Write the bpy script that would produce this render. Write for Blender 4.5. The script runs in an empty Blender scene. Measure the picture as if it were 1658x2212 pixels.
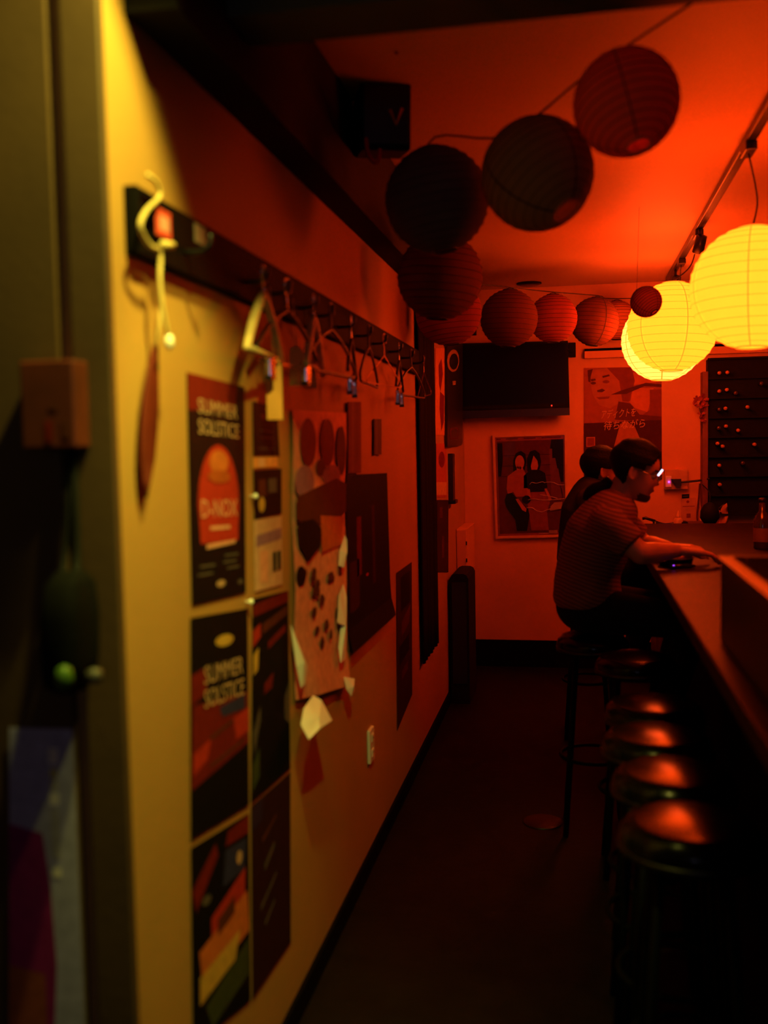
import bpy, bmesh, math, random
from mathutils import Vector, Matrix, Euler

random.seed(7)
S = bpy.context.scene
C = S.collection

# ------------------------------------------------------------------ camera
F_PX = 2150.0                      # focal length for a 1658 x 2212 frame
CX, CY = 829.0, 1106.0
YAW, PITCH, ROLL = math.radians(10.87), math.radians(3.805), math.radians(1.1)
CAM = Vector((0.0, 0.0, 1.55))
_f = Vector((-math.sin(YAW) * math.cos(PITCH), math.cos(YAW) * math.cos(PITCH), -math.sin(PITCH)))
_r = Vector((math.cos(YAW), math.sin(YAW), 0.0))
_u = _r.cross(_f)
RIGHT = _r * math.cos(ROLL) - _u * math.sin(ROLL)
UP = _u * math.cos(ROLL) + _r * math.sin(ROLL)
FWD = _f
cd = bpy.data.cameras.new('camera')
cam = bpy.data.objects.new('camera', cd)
C.objects.link(cam)
cd.sensor_fit = 'VERTICAL'
cd.sensor_height = 36.0
cd.sensor_width = 27.0
cd.lens = 36.0 * F_PX / 2212.0
cd.clip_start = 0.02
m = Matrix((RIGHT, UP, -FWD)).transposed().to_4x4()
m.translation = CAM
cam.matrix_world = m
cd.dof.use_dof = True
cd.dof.focus_distance = 5.9
cd.dof.aperture_fstop = 1.7
S.camera = cam

# ------------------------------------------------------------------ world, exposure
w = bpy.data.worlds.new('world')
S.world = w
w.use_nodes = True
w.node_tree.nodes['Background'].inputs[0].default_value = (0.5, 0.35, 0.25, 1)
w.node_tree.nodes['Background'].inputs[1].default_value = 0.0005
S.view_settings.view_transform = 'Standard'
S.view_settings.look = 'None'
S.view_settings.gamma = 1.0
S.view_settings.exposure = 0.0
S.view_settings.use_curve_mapping = False
S.cycles.use_denoising = True
S.cycles.max_bounces = 8
S.cycles.sample_clamp_indirect = 4.0

LANTERN_RGB = (8.6, 0.50, 0.022)      # red-orange lantern light
LANTERN_RGB_HOT = (10.0, 0.80, 0.13)
DOWNLIGHT_RGB = (1.0, 0.90, 0.13)      # yellowish downlight by the entrance
DOWNLIGHT_W = 100.0
WALLFILL_W = 66.0
COOL_RGB = (0.75, 0.70, 1.0)           # cool lit panel by the street door behind the photographer
COOL_STRENGTH = 3.0

# ------------------------------------------------------------------ helpers
def ray(px, py):
    return (FWD * F_PX + RIGHT * (px - CX) - UP * (py - CY)).normalized()

def at_y(px, py, y):
    d = ray(px, py); return CAM + d * ((y - CAM.y) / d.y)

def at_x(px, py, x):
    d = ray(px, py); return CAM + d * ((x - CAM.x) / d.x)

def at_z(px, py, z):
    d = ray(px, py); return CAM + d * ((z - CAM.z) / d.z)

MATS = {}
def mat(name, col, rough=0.6, metal=0.0, spec=0.5, var=0.12, scale=18.0, bump=0.0, bscale=60.0, emit=None, estr=1.0, trans=0.0, coat=0.0, alpha=1.0):
    if name in MATS: return MATS[name]
    mt = bpy.data.materials.new(name); mt.use_nodes = True
    nt = mt.node_tree; b = nt.nodes['Principled BSDF']
    tc = nt.nodes.new('ShaderNodeTexCoord')
    if var > 0:
        nz = nt.nodes.new('ShaderNodeTexNoise'); nz.inputs['Scale'].default_value = scale; nz.inputs['Detail'].default_value = 4
        rp = nt.nodes.new('ShaderNodeValToRGB')
        rp.color_ramp.elements[0].position = 0.3; rp.color_ramp.elements[1].position = 0.7
        rp.color_ramp.elements[0].color = (*[c * (1 - var) for c in col], 1)
        rp.color_ramp.elements[1].color = (*[min(1, c * (1 + var)) for c in col], 1)
        nt.links.new(tc.outputs['Object'], nz.inputs['Vector']); nt.links.new(nz.outputs['Fac'], rp.inputs[0]); nt.links.new(rp.outputs[0], b.inputs['Base Color'])
    else:
        b.inputs['Base Color'].default_value = (*col, 1)
    b.inputs['Roughness'].default_value = rough; b.inputs['Metallic'].default_value = metal
    b.inputs['Specular IOR Level'].default_value = spec
    b.inputs['Transmission Weight'].default_value = trans
    b.inputs['Coat Weight'].default_value = coat; b.inputs['Coat Roughness'].default_value = 0.1
    b.inputs['Alpha'].default_value = alpha
    if emit:
        b.inputs['Emission Color'].default_value = (*emit, 1); b.inputs['Emission Strength'].default_value = estr
    if bump > 0:
        n2 = nt.nodes.new('ShaderNodeTexNoise'); n2.inputs['Scale'].default_value = bscale; n2.inputs['Detail'].default_value = 3
        bp = nt.nodes.new('ShaderNodeBump'); bp.inputs['Strength'].default_value = bump; bp.inputs['Distance'].default_value = 0.01
        nt.links.new(tc.outputs['Object'], n2.inputs['Vector']); nt.links.new(n2.outputs['Fac'], bp.inputs['Height']); nt.links.new(bp.outputs[0], b.inputs['Normal'])
    MATS[name] = mt
    return mt

def empty(name, loc=(0, 0, 0), rot=(0, 0, 0), label=None, cat=None, group=None):
    o = bpy.data.objects.new(name, None); C.objects.link(o)
    o.location = loc; o.rotation_euler = rot; o.empty_display_size = 0.05
    if label: tag(o, label, cat, group)
    return o

def tag(o, label=None, cat=None, group=None, kind=None):
    if label: o['label'] = label
    if cat: o['category'] = cat
    if group: o['group'] = group
    if kind: o['kind'] = kind
    return o

def link(name, me, mt, parent=None, smooth=False):
    o = bpy.data.objects.new(name, me); C.objects.link(o)
    if mt is not None: me.materials.append(mt)
    if smooth:
        for p in me.polygons: p.use_smooth = True
    if parent is not None: o.parent = parent
    return o

def from_bm(name, bm, mt, parent=None, smooth=False, recalc=True):
    if recalc: bmesh.ops.recalc_face_normals(bm, faces=bm.faces)
    me = bpy.data.meshes.new(name); bm.to_mesh(me); bm.free()
    return link(name, me, mt, parent, smooth)

def world_children(root):
    """parts built in world space, hung under an Empty that stands at the thing's base"""
    inv = Matrix.LocRotScale(root.location, root.rotation_euler, None).inverted()
    for c in root.children:
        if c.type == 'MESH' and not c.get('_w'):
            c.data.transform(inv)
            for d in c.children:
                d.data.transform(inv)

def box_bm(x0, x1, y0, y1, z0, z1, bevel=0.0, bm=None):
    bm = bm or bmesh.new()
    vs = [bm.verts.new(p) for p in ((x0, y0, z0), (x1, y0, z0), (x1, y1, z0), (x0, y1, z0), (x0, y0, z1), (x1, y0, z1), (x1, y1, z1), (x0, y1, z1))]
    fs = [bm.faces.new([vs[i] for i in f]) for f in ((0, 3, 2, 1), (4, 5, 6, 7), (0, 1, 5, 4), (1, 2, 6, 5), (2, 3, 7, 6), (3, 0, 4, 7))]
    if bevel > 0:
        es = set(e for f in fs for e in f.edges)
        bmesh.ops.bevel(bm, geom=list(es), offset=bevel, segments=2, affect='EDGES', profile=0.5)
    return bm

def box(name, x0, x1, y0, y1, z0, z1, mt, parent=None, bevel=0.0):
    return from_bm(name, box_bm(x0, x1, y0, y1, z0, z1, bevel), mt, parent)

def tube_bm(pts, r, seg=8, bm=None, closed=False, caps=True):
    bm = bm or bmesh.new()
    pts = [Vector(p) for p in pts]
    n = len(pts)
    rs = r if isinstance(r, (list, tuple)) else [r] * n
    rings = []
    prev = None
    for i, p in enumerate(pts):
        a = pts[(i - 1) % n] if (closed or i > 0) else p
        b = pts[(i + 1) % n] if (closed or i < n - 1) else p
        t = (b - a).normalized() if (b - a).length > 1e-9 else Vector((0, 0, 1))
        if prev is None:
            ref = Vector((0, 0, 1)) if abs(t.z) < 0.9 else Vector((1, 0, 0))
            nrm = t.cross(ref).normalized()
        else:
            nrm = (prev - t * prev.dot(t))
            nrm = nrm.normalized() if nrm.length > 1e-6 else t.orthogonal().normalized()
        prev = nrm
        bn = t.cross(nrm)
        rings.append([bm.verts.new(p + (nrm * math.cos(2 * math.pi * k / seg) + bn * math.sin(2 * math.pi * k / seg)) * rs[i]) for k in range(seg)])
    for i in range(n if closed else n - 1):
        A, B = rings[i], rings[(i + 1) % n]
        for k in range(seg):
            bm.faces.new((A[k], A[(k + 1) % seg], B[(k + 1) % seg], B[k]))
    if caps and not closed:
        bm.faces.new(rings[0][::-1]); bm.faces.new(rings[-1])
    return bm

def tube(name, pts, r, mt, parent=None, seg=8, closed=False):
    return from_bm(name, tube_bm(pts, r, seg, closed=closed), mt, parent, True)

def lathe_bm(prof, seg=32, bm=None, center=(0, 0, 0), caps=True):
    bm = bm or bmesh.new()
    cx, cy, cz = center
    rings = []
    for (r, z) in prof:
        rings.append([bm.verts.new((cx + r * math.cos(2 * math.pi * k / seg), cy + r * math.sin(2 * math.pi * k / seg), cz + z)) for k in range(seg)])
    for A, B in zip(rings, rings[1:]):
        for k in range(seg):
            bm.faces.new((A[k], A[(k + 1) % seg], B[(k + 1) % seg], B[k]))
    if caps:
        bm.faces.new(rings[0][::-1]); bm.faces.new(rings[-1])
    return bm

def lathe(name, prof, mt, parent=None, seg=32, center=(0, 0, 0), caps=True):
    return from_bm(name, lathe_bm(prof, seg, None, center, caps), mt, parent, True)

def smooth_path(pts, n=8):
    pts = [Vector(p) for p in pts]
    out = []
    for i in range(len(pts) - 1):
        p0 = pts[max(0, i - 1)]; p1 = pts[i]; p2 = pts[i + 1]; p3 = pts[min(len(pts) - 1, i + 2)]
        for k in range(n):
            t = k / n
            out.append(0.5 * ((2 * p1) + (p2 - p0) * t + (2 * p0 - 5 * p1 + 4 * p2 - p3) * t * t + (-p0 + 3 * p1 - 3 * p2 + p3) * t ** 3))
    out.append(pts[-1])
    return out

# ---- print on paper: polygons and letters laid into a quad
def quad_map(q, n):
    tl, tr, br, bl = q
    def f(s, t, h=0.0):
        return (tl * (1 - s) + tr * s) * (1 - t) + (bl * (1 - s) + br * s) * t + n * h
    return f

def patch(name, f, poly, h, mt, parent):
    bm = bmesh.new()
    vs = [bm.verts.new(f(s, t, h)) for s, t in poly]
    bm.faces.new(vs)
    bmesh.ops.triangulate(bm, faces=bm.faces)
    return from_bm(name, bm, mt, parent)

def ellipse(cx, cy, rx, ry, n=24, a0=0, a1=360):
    return [(cx + rx * math.cos(math.radians(a0 + (a1 - a0) * k / n)), cy + ry * math.sin(math.radians(a0 + (a1 - a0) * k / n))) for k in range(n + (0 if a1 - a0 == 360 else 1))]

def rect(s0, t0, s1, t1):
    return [(s0, t0), (s1, t0), (s1, t1), (s0, t1)]

def text_mesh(body):
    cu = bpy.data.curves.new('txt', 'FONT'); cu.body = body; cu.resolution_u = 3
    o = bpy.data.objects.new('txt', cu); C.objects.link(o)
    dg = bpy.context.evaluated_depsgraph_get(); dg.update()
    me = bpy.data.meshes.new_from_object(o.evaluated_get(dg))
    bpy.data.objects.remove(o)
    vs = [v.co.copy() for v in me.vertices]; fs = [list(p.vertices) for p in me.polygons]
    bpy.data.meshes.remove(me)
    x0 = min(v.x for v in vs); x1 = max(v.x for v in vs); y0 = min(v.y for v in vs); y1 = max(v.y for v in vs)
    return [((v.x - x0) / (x1 - x0), 1 - (v.y - y0) / (y1 - y0)) for v in vs], fs

def letters(f, body, s0, t0, s1, t1, h, mt, parent, name='lettering'):
    vs, fs = text_mesh(body)
    me = bpy.data.meshes.new(name)
    me.from_pydata([f(s0 + (s1 - s0) * a, t0 + (t1 - t0) * b, h) for a, b in vs], [], fs)
    me.update()
    return link(name, me, mt, parent)

def sheet(name, f, mt, parent, thick=0.0012, bow=0.0, nu=6, nv=8, curl=None):
    """a paper sheet with thickness; curl(s,t) lifts it off the wall"""
    bm = bmesh.new()
    g = {}
    for lay in (0, 1):
        for i in range(nu + 1):
            for j in range(nv + 1):
                s, t = i / nu, j / nv
                h = (curl(s, t) if curl else 0.0)
                g[lay, i, j] = bm.verts.new(f(s, t, h + (0.0 if lay == 0 else -thick)))
    for lay in (0, 1):
        for i in range(nu):
            for j in range(nv):
                bm.faces.new((g[lay, i, j], g[lay, i + 1, j], g[lay, i + 1, j + 1], g[lay, i, j + 1]))
    for i in range(nu):
        for j in (0, nv):
            bm.faces.new((g[0, i, j], g[0, i + 1, j], g[1, i + 1, j], g[1, i, j]))
    for j in range(nv):
        for i in (0, nu):
            bm.faces.new((g[0, i, j], g[0, i, j + 1], g[1, i, j + 1], g[1, i, j]))
    return from_bm(name, bm, mt, parent, False)

# ------------------------------------------------------------------ materials
WALL = mat('cream_yellow_wall_paint', (0.41, 0.215, 0.05), 0.7, var=0.06, scale=3.0, bump=0.05, bscale=40)
CEIL = mat('cream_ceiling_paint', (0.50, 0.33, 0.15), 0.55, var=0.04, scale=2.0, bump=0.04, bscale=12)
BACKW = mat('back_wall_paint', (0.62, 0.32, 0.10), 0.6, var=0.05, scale=4.0, bump=0.04, bscale=40)
DARKWALL = mat('dark_brown_wall_paint', (0.05, 0.03, 0.02), 0.7, var=0.1, scale=5)
FLOOR = mat('dark_floor', (0.006, 0.004, 0.0035), 0.6, var=0.3, scale=9.0, bump=0.1, bscale=30, spec=0.15)
BLACKWOOD = mat('black_stained_wood', (0.0025, 0.002, 0.0018), 0.7, var=0.3, scale=12, bump=0.08, spec=0.06)
DARKBEAM = mat('dark_beam_wood', (0.006, 0.0045, 0.004), 0.75, var=0.3, scale=10, spec=0.15)
JAMB = mat('brown_door_frame_paint', (0.066, 0.034, 0.011), 0.6, var=0.12, scale=6, bump=0.05)
BLACK = mat('black_plastic', (0.010, 0.010, 0.011), 0.35, var=0.1)
BLACKMATTE = mat('black_matte', (0.006, 0.006, 0.006), 0.8, var=0.1, spec=0.2)
VINYL = mat('black_vinyl', (0.004, 0.0035, 0.0035), 0.2, var=0.1, bump=0.02, bscale=180, spec=0.24)
CHROME = mat('chrome', (0.75, 0.75, 0.76), 0.15, 1.0, var=0.02)
STEEL = mat('dark_steel', (0.05, 0.048, 0.046), 0.4, 1.0, var=0.1)
BLACKSTEEL = mat('black_enamelled_steel', (0.003, 0.003, 0.003), 0.5, 0.0, spec=0.06, var=0.1)
WHITEP = mat('white_paper', (0.82, 0.80, 0.74), 0.7, var=0.04)
WHITEPL = mat('white_plastic', (0.75, 0.72, 0.66), 0.4, var=0.03)
WOOD = mat('pale_hanger_wood', (0.62, 0.44, 0.18), 0.4, var=0.2, scale=25)
REDWOOD = mat('reddish_wood', (0.10, 0.016, 0.004), 0.5, var=0.25, scale=14)
COUNTER = mat('varnished_counter_wood', (0.019, 0.007, 0.003), 0.5, var=0.35, scale=8, bump=0.03, bscale=25, spec=0.12)

# ------------------------------------------------------------------ structure
WX, YB, ZC, WR = -0.75, 6.9, 2.6, 1.55
def struct(o): o['kind'] = 'structure'; return o
struct(box('floor', -1.8, WR + 0.15, -1.8, YB + 0.15, -0.12, 0.0, FLOOR))
struct(box('ceiling', -1.8, WR + 0.15, -1.8, YB + 0.15, ZC, ZC + 0.12, CEIL))
YJ = at_x(245, 900, WX).y
XJ0, XJ1, XJ2 = at_y(243, 900, YJ - 0.02).x, at_y(160, 900, YJ - 0.02).x, at_y(130, 900, YJ - 0.02).x
struct(box('wall_left', WX - 0.15, WX, YJ, YB, 0.0, ZC, WALL))
struct(box('wall_back', WX - 0.15, WR + 0.15, YB, YB + 0.15, 0.0, ZC, BACKW))
struct(box('wall_right', WR, WR + 0.15, -1.65, YB, 0.0, ZC, DARKWALL))
struct(box('wall_front', -1.8, WR + 0.15, -1.8, -1.65, 0.0, ZC, DARKWALL))
struct(box('wall_entrance', -1.65, XJ2, YJ - 0.02, YJ + 0.12, 0.0, ZC, JAMB))
struct(box('wall_side', -1.8, -1.65, -1.65, 1.8, 0.0, ZC, JAMB))
struct(box('trim_1', XJ1, XJ0, YJ - 0.02, YJ, 0.0, ZC, JAMB, bevel=0.003))
struct(box('trim_2', XJ2 - 0.02, XJ1 + 0.03, YJ + 0.0005, YJ + 0.10, 0.0, ZC, BLACKMATTE))           # dark slot behind the frame
struct(box('trim_3', WX, -0.655, 1.64, YB, 2.295, ZC, DARKBEAM))                 # dark beam along the wall
struct(box('trim_4', -0.655, WR, 1.90, 2.05, 2.385, ZC, mat('grey_beam', (0.03, 0.03, 0.026), 0.7)))  # cross beam
struct(box('baseboard_back', WX, WR, YB - 0.02, YB, 0.0, 0.185, BLACKWOOD))
struct(box('baseboard_left', WX, WX + 0.012, 1.72, YB, 0.0, 0.07, BLACKWOOD))
struct(box('trim_5', at_y(1262, 762, YB).x, WR, YB - 0.05, YB, at_y(1300, 774, YB).z, at_y(1300, 759, YB).z, BACKW))   # picture rail
struct(box('trim_6', at_y(1262, 762, YB).x, WR, YB - 0.03, YB, at_y(1300, 759, YB).z, at_y(1300, 753, YB).z, BLACKWOOD))

# ------------------------------------------------------------------ bar counter
ZB, XB = 1.07, 0.293
bc = empty('bar_cabinet', (0.62, 3.0, 0), label='black panelled base under the long wooden bar top', cat='counter')
yy = 0.2
for k in range(8):
    y0 = 0.2 + k * 0.71
    box('panel', 0.56, 0.585, y0 + 0.004, y0 + 0.706, 0.08, ZB - 0.045, BLACKWOOD, bc, 0.003)
box('carcass', 0.585, 0.98, 0.2, 5.88, 0.08, ZB - 0.045, BLACKWOOD, bc)
box('plinth', 0.62, 0.96, 0.2, 5.88, 0.0, 0.08, BLACKMATTE, bc)
world_children(bc)
bt = box('bar_counter', XB, 1.02, 0.15, 5.95, ZB - 0.045, ZB, COUNTER, bevel=0.006)
tag(bt, 'long varnished wooden bar top running along the stools', 'bar top')

# ------------------------------------------------------------------ bar stools
ZS = 0.79
def make_stool(name, x, y, label, group, z=ZS):
    r = empty(name, (x, y, 0), label=label, cat='stool', group=group)
    R = 0.142
    lathe('seat', [(0.03, z - 0.075), (R - 0.012, z - 0.075), (R - 0.002, z - 0.06), (R, z - 0.038), (R - 0.005, z - 0.024), (R - 0.016, z - 0.015)] + [(R * k / 10, z - 0.0105 * (k / 10) ** 2) for k in (8.5, 7.5, 6.5, 5.5, 4.5, 3.5, 2.5, 1.5, 0.7)] + [(0.002, z)], VINYL, r, 48)
    lathe('seat_band', [(R - 0.003, z - 0.066), (R + 0.0025, z - 0.066), (R + 0.0025, z - 0.052), (R - 0.003, z - 0.052)], STEEL, r, 48)
    for k in range(4):
        a = math.radians(45 + 90 * k)
        tube('leg', [(0.09 * math.cos(a), 0.09 * math.sin(a), z - 0.075), (0.155 * math.cos(a), 0.155 * math.sin(a), 0.0)], 0.011, BLACKSTEEL, r)
    ring = [(0.128 * math.cos(2 * math.pi * k / 32), 0.128 * math.sin(2 * math.pi * k / 32), 0.30) for k in range(32)]
    tube('foot_ring', ring, 0.008, BLACKSTEEL, r, closed=True)
    return r
stools = [(1490, 1765, 'black round bar stool nearest the camera'), (1455, 1657, 'black round bar stool second from the camera'),
          (1418, 1578, 'black round bar stool third from the camera'), (1412, 1512, 'black round bar stool fourth from the camera'),
          (1372, 1412, 'black round bar stool just in front of the seated man in the striped shirt')]
for px, py, lb in stools:
    p = at_z(px, py, ZS)
    make_stool('bar_stool', p.x, p.y, lb, 'black bar stools along the counter')

# ------------------------------------------------------------------ paper lanterns
def lantern_parts(root, r, paper, rib, seam=None, lit=False, nrib=15, seams=4, seam_w=0.035, rim=None):
    """a ribbed paper globe about the root, open at both ends"""
    prof = []
    a0 = math.radians(14)
    n = nrib * 2
    for i in range(n + 1):
        a = a0 + (math.pi - 2 * a0) * i / n
        rr = r * (1.0 if i % 2 == 0 else 0.988)
        prof.append((rr * math.sin(a), -rr * math.cos(a)))
    lathe('paper_shade', prof, paper, root, 40, caps=False)
    bm = bmesh.new()
    for i in range(0, n + 1, 2):
        a = a0 + (math.pi - 2 * a0) * i / n
        rr = r * math.sin(a) + 0.0008
        tube_bm([(rr * math.cos(2 * math.pi * k / 40), rr * math.sin(2 * math.pi * k / 40), -r * math.cos(a)) for k in range(40)], 0.0011, 4, bm, closed=True)
    from_bm('rib_wire', bm, rib, root, True)
    for sgn in (-1, 1):
        rr = r * math.sin(a0)
        tube('rim', [(rr * math.cos(2 * math.pi * k / 24), rr * math.sin(2 * math.pi * k / 24), sgn * r * math.cos(a0)) for k in range(24)], 0.0035, rim or rib, root, 6, True)
    if seam:
        for k in range(seams):
            az = 2 * math.pi * (k + 0.15) / seams
            bm = bmesh.new(); prev = None
            for i in range(n + 1):
                a = a0 + (math.pi - 2 * a0) * i / n
                rr = r * 1.004
                pts = []
                for s in (-1, 1):
                    da = s * seam_w * 0.5 * r / max(rr * math.sin(a), 0.03) / 0.15 * 0.12
                    pts.append(bm.verts.new((rr * math.sin(a) * math.cos(az + da), rr * math.sin(a) * math.sin(az + da), -rr * math.cos(a))))
                if prev: bm.faces.new((prev[0], prev[1], pts[1], pts[0]))
                prev = pts
            from_bm('paper_seam', bm, seam, root, True)
    zt = r * math.cos(a0)
    rr = r * math.sin(a0)
    tube('wire_frame', [(-rr, 0, zt), (-rr * 0.2, 0, zt + 0.012), (rr * 0.2, 0, zt + 0.012), (rr, 0, zt)], 0.0016, STEEL, root, 5)

def paper(name, col, trans=0.35, em=None):
    mt = bpy.data.materials.new(name); mt.use_nodes = True
    nt = mt.node_tree; nt.nodes.remove(nt.nodes['Principled BSDF']); out = nt.nodes['Material Output']
    nz = nt.nodes.new('ShaderNodeTexNoise'); nz.inputs['Scale'].default_value = 14; nz.inputs['Detail'].default_value = 5
    rp = nt.nodes.new('ShaderNodeValToRGB')
    rp.color_ramp.elements[0].color = (*[c * 0.82 for c in col], 1); rp.color_ramp.elements[1].color = (*[min(1, c * 1.1) for c in col], 1)
    tc = nt.nodes.new('ShaderNodeTexCoord')
    nt.links.new(tc.outputs['Object'], nz.inputs['Vector']); nt.links.new(nz.outputs['Fac'], rp.inputs[0])
    d = nt.nodes.new('ShaderNodeBsdfDiffuse'); t = nt.nodes.new('ShaderNodeBsdfTranslucent'); mx = nt.nodes.new('ShaderNodeMixShader')
    mx.inputs[0].default_value = trans
    nt.links.new(rp.outputs[0], d.inputs[0]); nt.links.new(rp.outputs[0], t.inputs[0])
    nt.links.new(d.outputs[0], mx.inputs[1]); nt.links.new(t.outputs[0], mx.inputs[2])
    last = mx.outputs[0]
    if em:
        e = nt.nodes.new('ShaderNodeEmission'); e.inputs[0].default_value = (*[c / max(em) for c in em], 1); e.inputs[1].default_value = max(em)
        ad = nt.nodes.new('ShaderNodeAddShader'); nt.links.new(last, ad.inputs[0]); nt.links.new(e.outputs[0], ad.inputs[1]); last = ad.outputs[0]
    nt.links.new(last, out.inputs[0])
    return mt

P_RED = paper('red_lantern_paper', (0.90, 0.16, 0.06), 0.5)
P_DARKGREEN = paper('dark_olive_lantern_paper', (0.36, 0.22, 0.09), 0.35)
P_NAVY = paper('blue_black_lantern_paper', (0.12, 0.09, 0.09), 0.2)
P_ORANGE = paper('orange_lantern_paper', (0.66, 0.26, 0.07), 0.4)
P_BROWN = paper('brown_lantern_paper', (0.20, 0.075, 0.03), 0.25)
P_PINK = paper('faded_red_lantern_paper', (0.42, 0.10, 0.05), 0.35)
P_LIT = paper('lit_lantern_paper', (0.8, 0.6, 0.3), 0.4, LANTERN_RGB)
P_LIT2 = paper('brighter_lit_lantern_paper', (0.8, 0.6, 0.3), 0.4, LANTERN_RGB_HOT)
RIBLIT = mat('bamboo_rib', (0.5, 0.3, 0.12), 0.6, emit=(1.0, 0.09, 0.004), estr=3.0)
RIBDK = mat('dark_rib', (0.03, 0.018, 0.012), 0.7)
RIMRED = mat('red_card_rim', (0.5, 0.12, 0.05), 0.6)
SEAMDK = mat('dark_seam_paper', (0.014, 0.009, 0.007), 0.8)
SEAMRED = mat('red_seam_paper', (0.15, 0.025, 0.012), 0.8)
SEAMLIT = mat('doubled_lit_paper', (0.8, 0.55, 0.25), 0.8, emit=(1.0, 0.085, 0.004), estr=4.4)

TOPS = {}
def lantern(key, px, py, rpx, Y, label, paper_m, seam=None, tilt=(0, 0, 0), down=None, cat='lantern', group='unlit paper lanterns on the string', seams=4, rib=None, name='paper_lantern', rim=None):
    c = at_y(px, py, Y)
    dist = (c - CAM).dot(FWD)
    r = rpx / F_PX * dist
    rot = Euler([math.radians(a) for a in tilt])
    if down: rot = (Vector((0, 0, -1)).rotation_difference(Vector(down)).to_matrix() @ rot.to_matrix()).to_euler()
    root = empty(name, c, rot, label, cat, group)
    lantern_parts(root, r, paper_m, rib or RIBDK, seam, seams=seams, rim=rim)
    up = rot.to_matrix() @ Vector((0, 0, 1))
    TOPS[key] = c + up * (r * 0.97 + 0.012)
    return root

# string of unlit lanterns
lantern('a', 1352, 222, 112, 2.40, 'red paper lantern hanging nearest the ceiling, highest of the string', P_RED, SEAMRED, (0, 0, 70), down=(0.22, -0.30, -0.92), rim=RIMRED)
lantern('b', 1160, 376, 120, 2.66, 'dark olive paper lantern with black seams below the red one', P_DARKGREEN, SEAMDK, (0, 0, 25), down=(0.52, -0.36, -0.78), rim=RIMRED)
lantern('c', 943, 432, 112, 2.95, 'near-black paper lantern beside the dark beam', P_NAVY, None, (0, -8, 10))
lantern('d', 950, 598, 92, 3.75, 'dark red paper lantern half hidden under the near-black one', P_BROWN, None, (0, 5, 0))
lantern('e', 968, 674, 72, 4.60, 'faded red paper lantern tucked between the dark pillar and the television', P_PINK, None, (0, -6, 0))
lantern('f', 1099, 688, 62, 5.35, 'large dark red paper lantern in front of the television top', P_BROWN, None, (0, 3, 0))
lantern('g', 1194, 688, 52, 5.85, 'plain orange paper lantern above the television corner', P_PINK, None, (0, 0, 0))
lantern('h', 1284, 695, 52, 6.1, 'brown paper lantern with darker seams above the film poster', P_BROWN, SEAMDK, (0, 8, 12))
lantern('i', 1332, 692, 42, 6.70, 'pale orange paper lantern behind the brown one', P_ORANGE, None, (0, 0, 0))
lantern('j', 1395, 652, 33, 4.70, 'tiny brown paper lantern with dark seams before the lit lantern', P_PINK, SEAMDK, (0, 0, 25), down=(0.5, -0.4, -0.77))

# lit lanterns over the bar
LG = 'lit paper lanterns over the bar'
def lit(px, py, rpx, Y, label, pm):
    root = lantern('L%d' % px, px, py, rpx, Y, label, pm, SEAMLIT, (0, 2, 17 * (px % 5)), group=LG, seams=6, rib=RIBLIT, name='lit_paper_lantern')
    lathe('bulb', [(0.004, -0.035), (0.02, -0.028), (0.028, -0.008), (0.024, 0.014), (0.014, 0.034), (0.013, 0.06)], mat('bulb_glass', (0.9, 0.7, 0.4), 0.3, emit=(1.0, 0.2, 0.02), estr=20), root, 20)
    return root
lit(1452, 706, 96, 5.15, 'round yellow lit paper lantern in front of its brighter twin', P_LIT)
lit(1431, 735, 88, 5.95, 'brightest lit paper lantern, peeping out below and behind the nearer one', P_LIT2)
lit(1624, 622, 131, 3.72, 'large lit paper lantern at the right edge of the picture', P_LIT)
CORD = mat('black_cord', (0.01, 0.008, 0.007), 0.6, var=0.05)
pts = [Vector((0.62, 1.98, ZC - 0.02))] + [TOPS['a'] + Vector((0, 0, 0.004))] + [TOPS[k] + Vector((0, 0, 0.004)) for k in 'bc']
pts += [TOPS[k] + Vector((0, 0, 0.004)) for k in 'defgh'] + [TOPS['i'] + Vector((0, 0, 0.004)), Vector((0.95, 6.6, 2.45))]
tag(tube('lantern_string', smooth_path(pts, 6), 0.003, CORD, seg=6), 'thin dark string that the unlit paper lanterns hang from', 'string')
tag(tube('short_lantern_string', [TOPS['j'], Vector((TOPS['j'].x + 0.01, 4.70, ZC))], 0.0008, CORD, seg=5), 'short thin cord holding the tiny brown lantern', 'string')

# ------------------------------------------------------------------ lighting track on the ceiling
tr = empty('lighting_track', (0.6, 4.5, ZC), label='black lighting track on the ceiling above the lit lanterns', cat='track')
box('rail', 0.585, 0.62, 1.2, 6.75, ZC - 0.03, ZC, BLACK, tr, 0.003)
box('rail_slot', 0.596, 0.609, 1.25, 6.7, ZC - 0.0315, ZC - 0.029, STEEL, tr)
for y in (3.72, 5.17, 5.95):
    box('adapter', 0.583, 0.622, y - 0.06, y + 0.06, ZC - 0.06, ZC - 0.03, BLACK, tr, 0.004)
world_children(tr)
for k, y in (('L1624', 3.72), ('L1452', 5.17), ('L1431', 5.95)):
    a = Vector((0.602, y, ZC - 0.06)); b = TOPS[k]
    mid = (a + b) / 2 + Vector((0.03, 0.05, -0.02))
    lb = {'L1624': 'black cable from the track to the large lantern at the right edge', 'L1452': 'black cable from the track to the nearer of the overlapping lit lanterns',
          'L1431': 'black cable from the track to the brightest lantern'}[k]
    tag(tube('lantern_cable', smooth_path([a, mid, b], 8), 0.0035, CORD, seg=6), lb, 'cable', 'cables of the lit lanterns')
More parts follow.
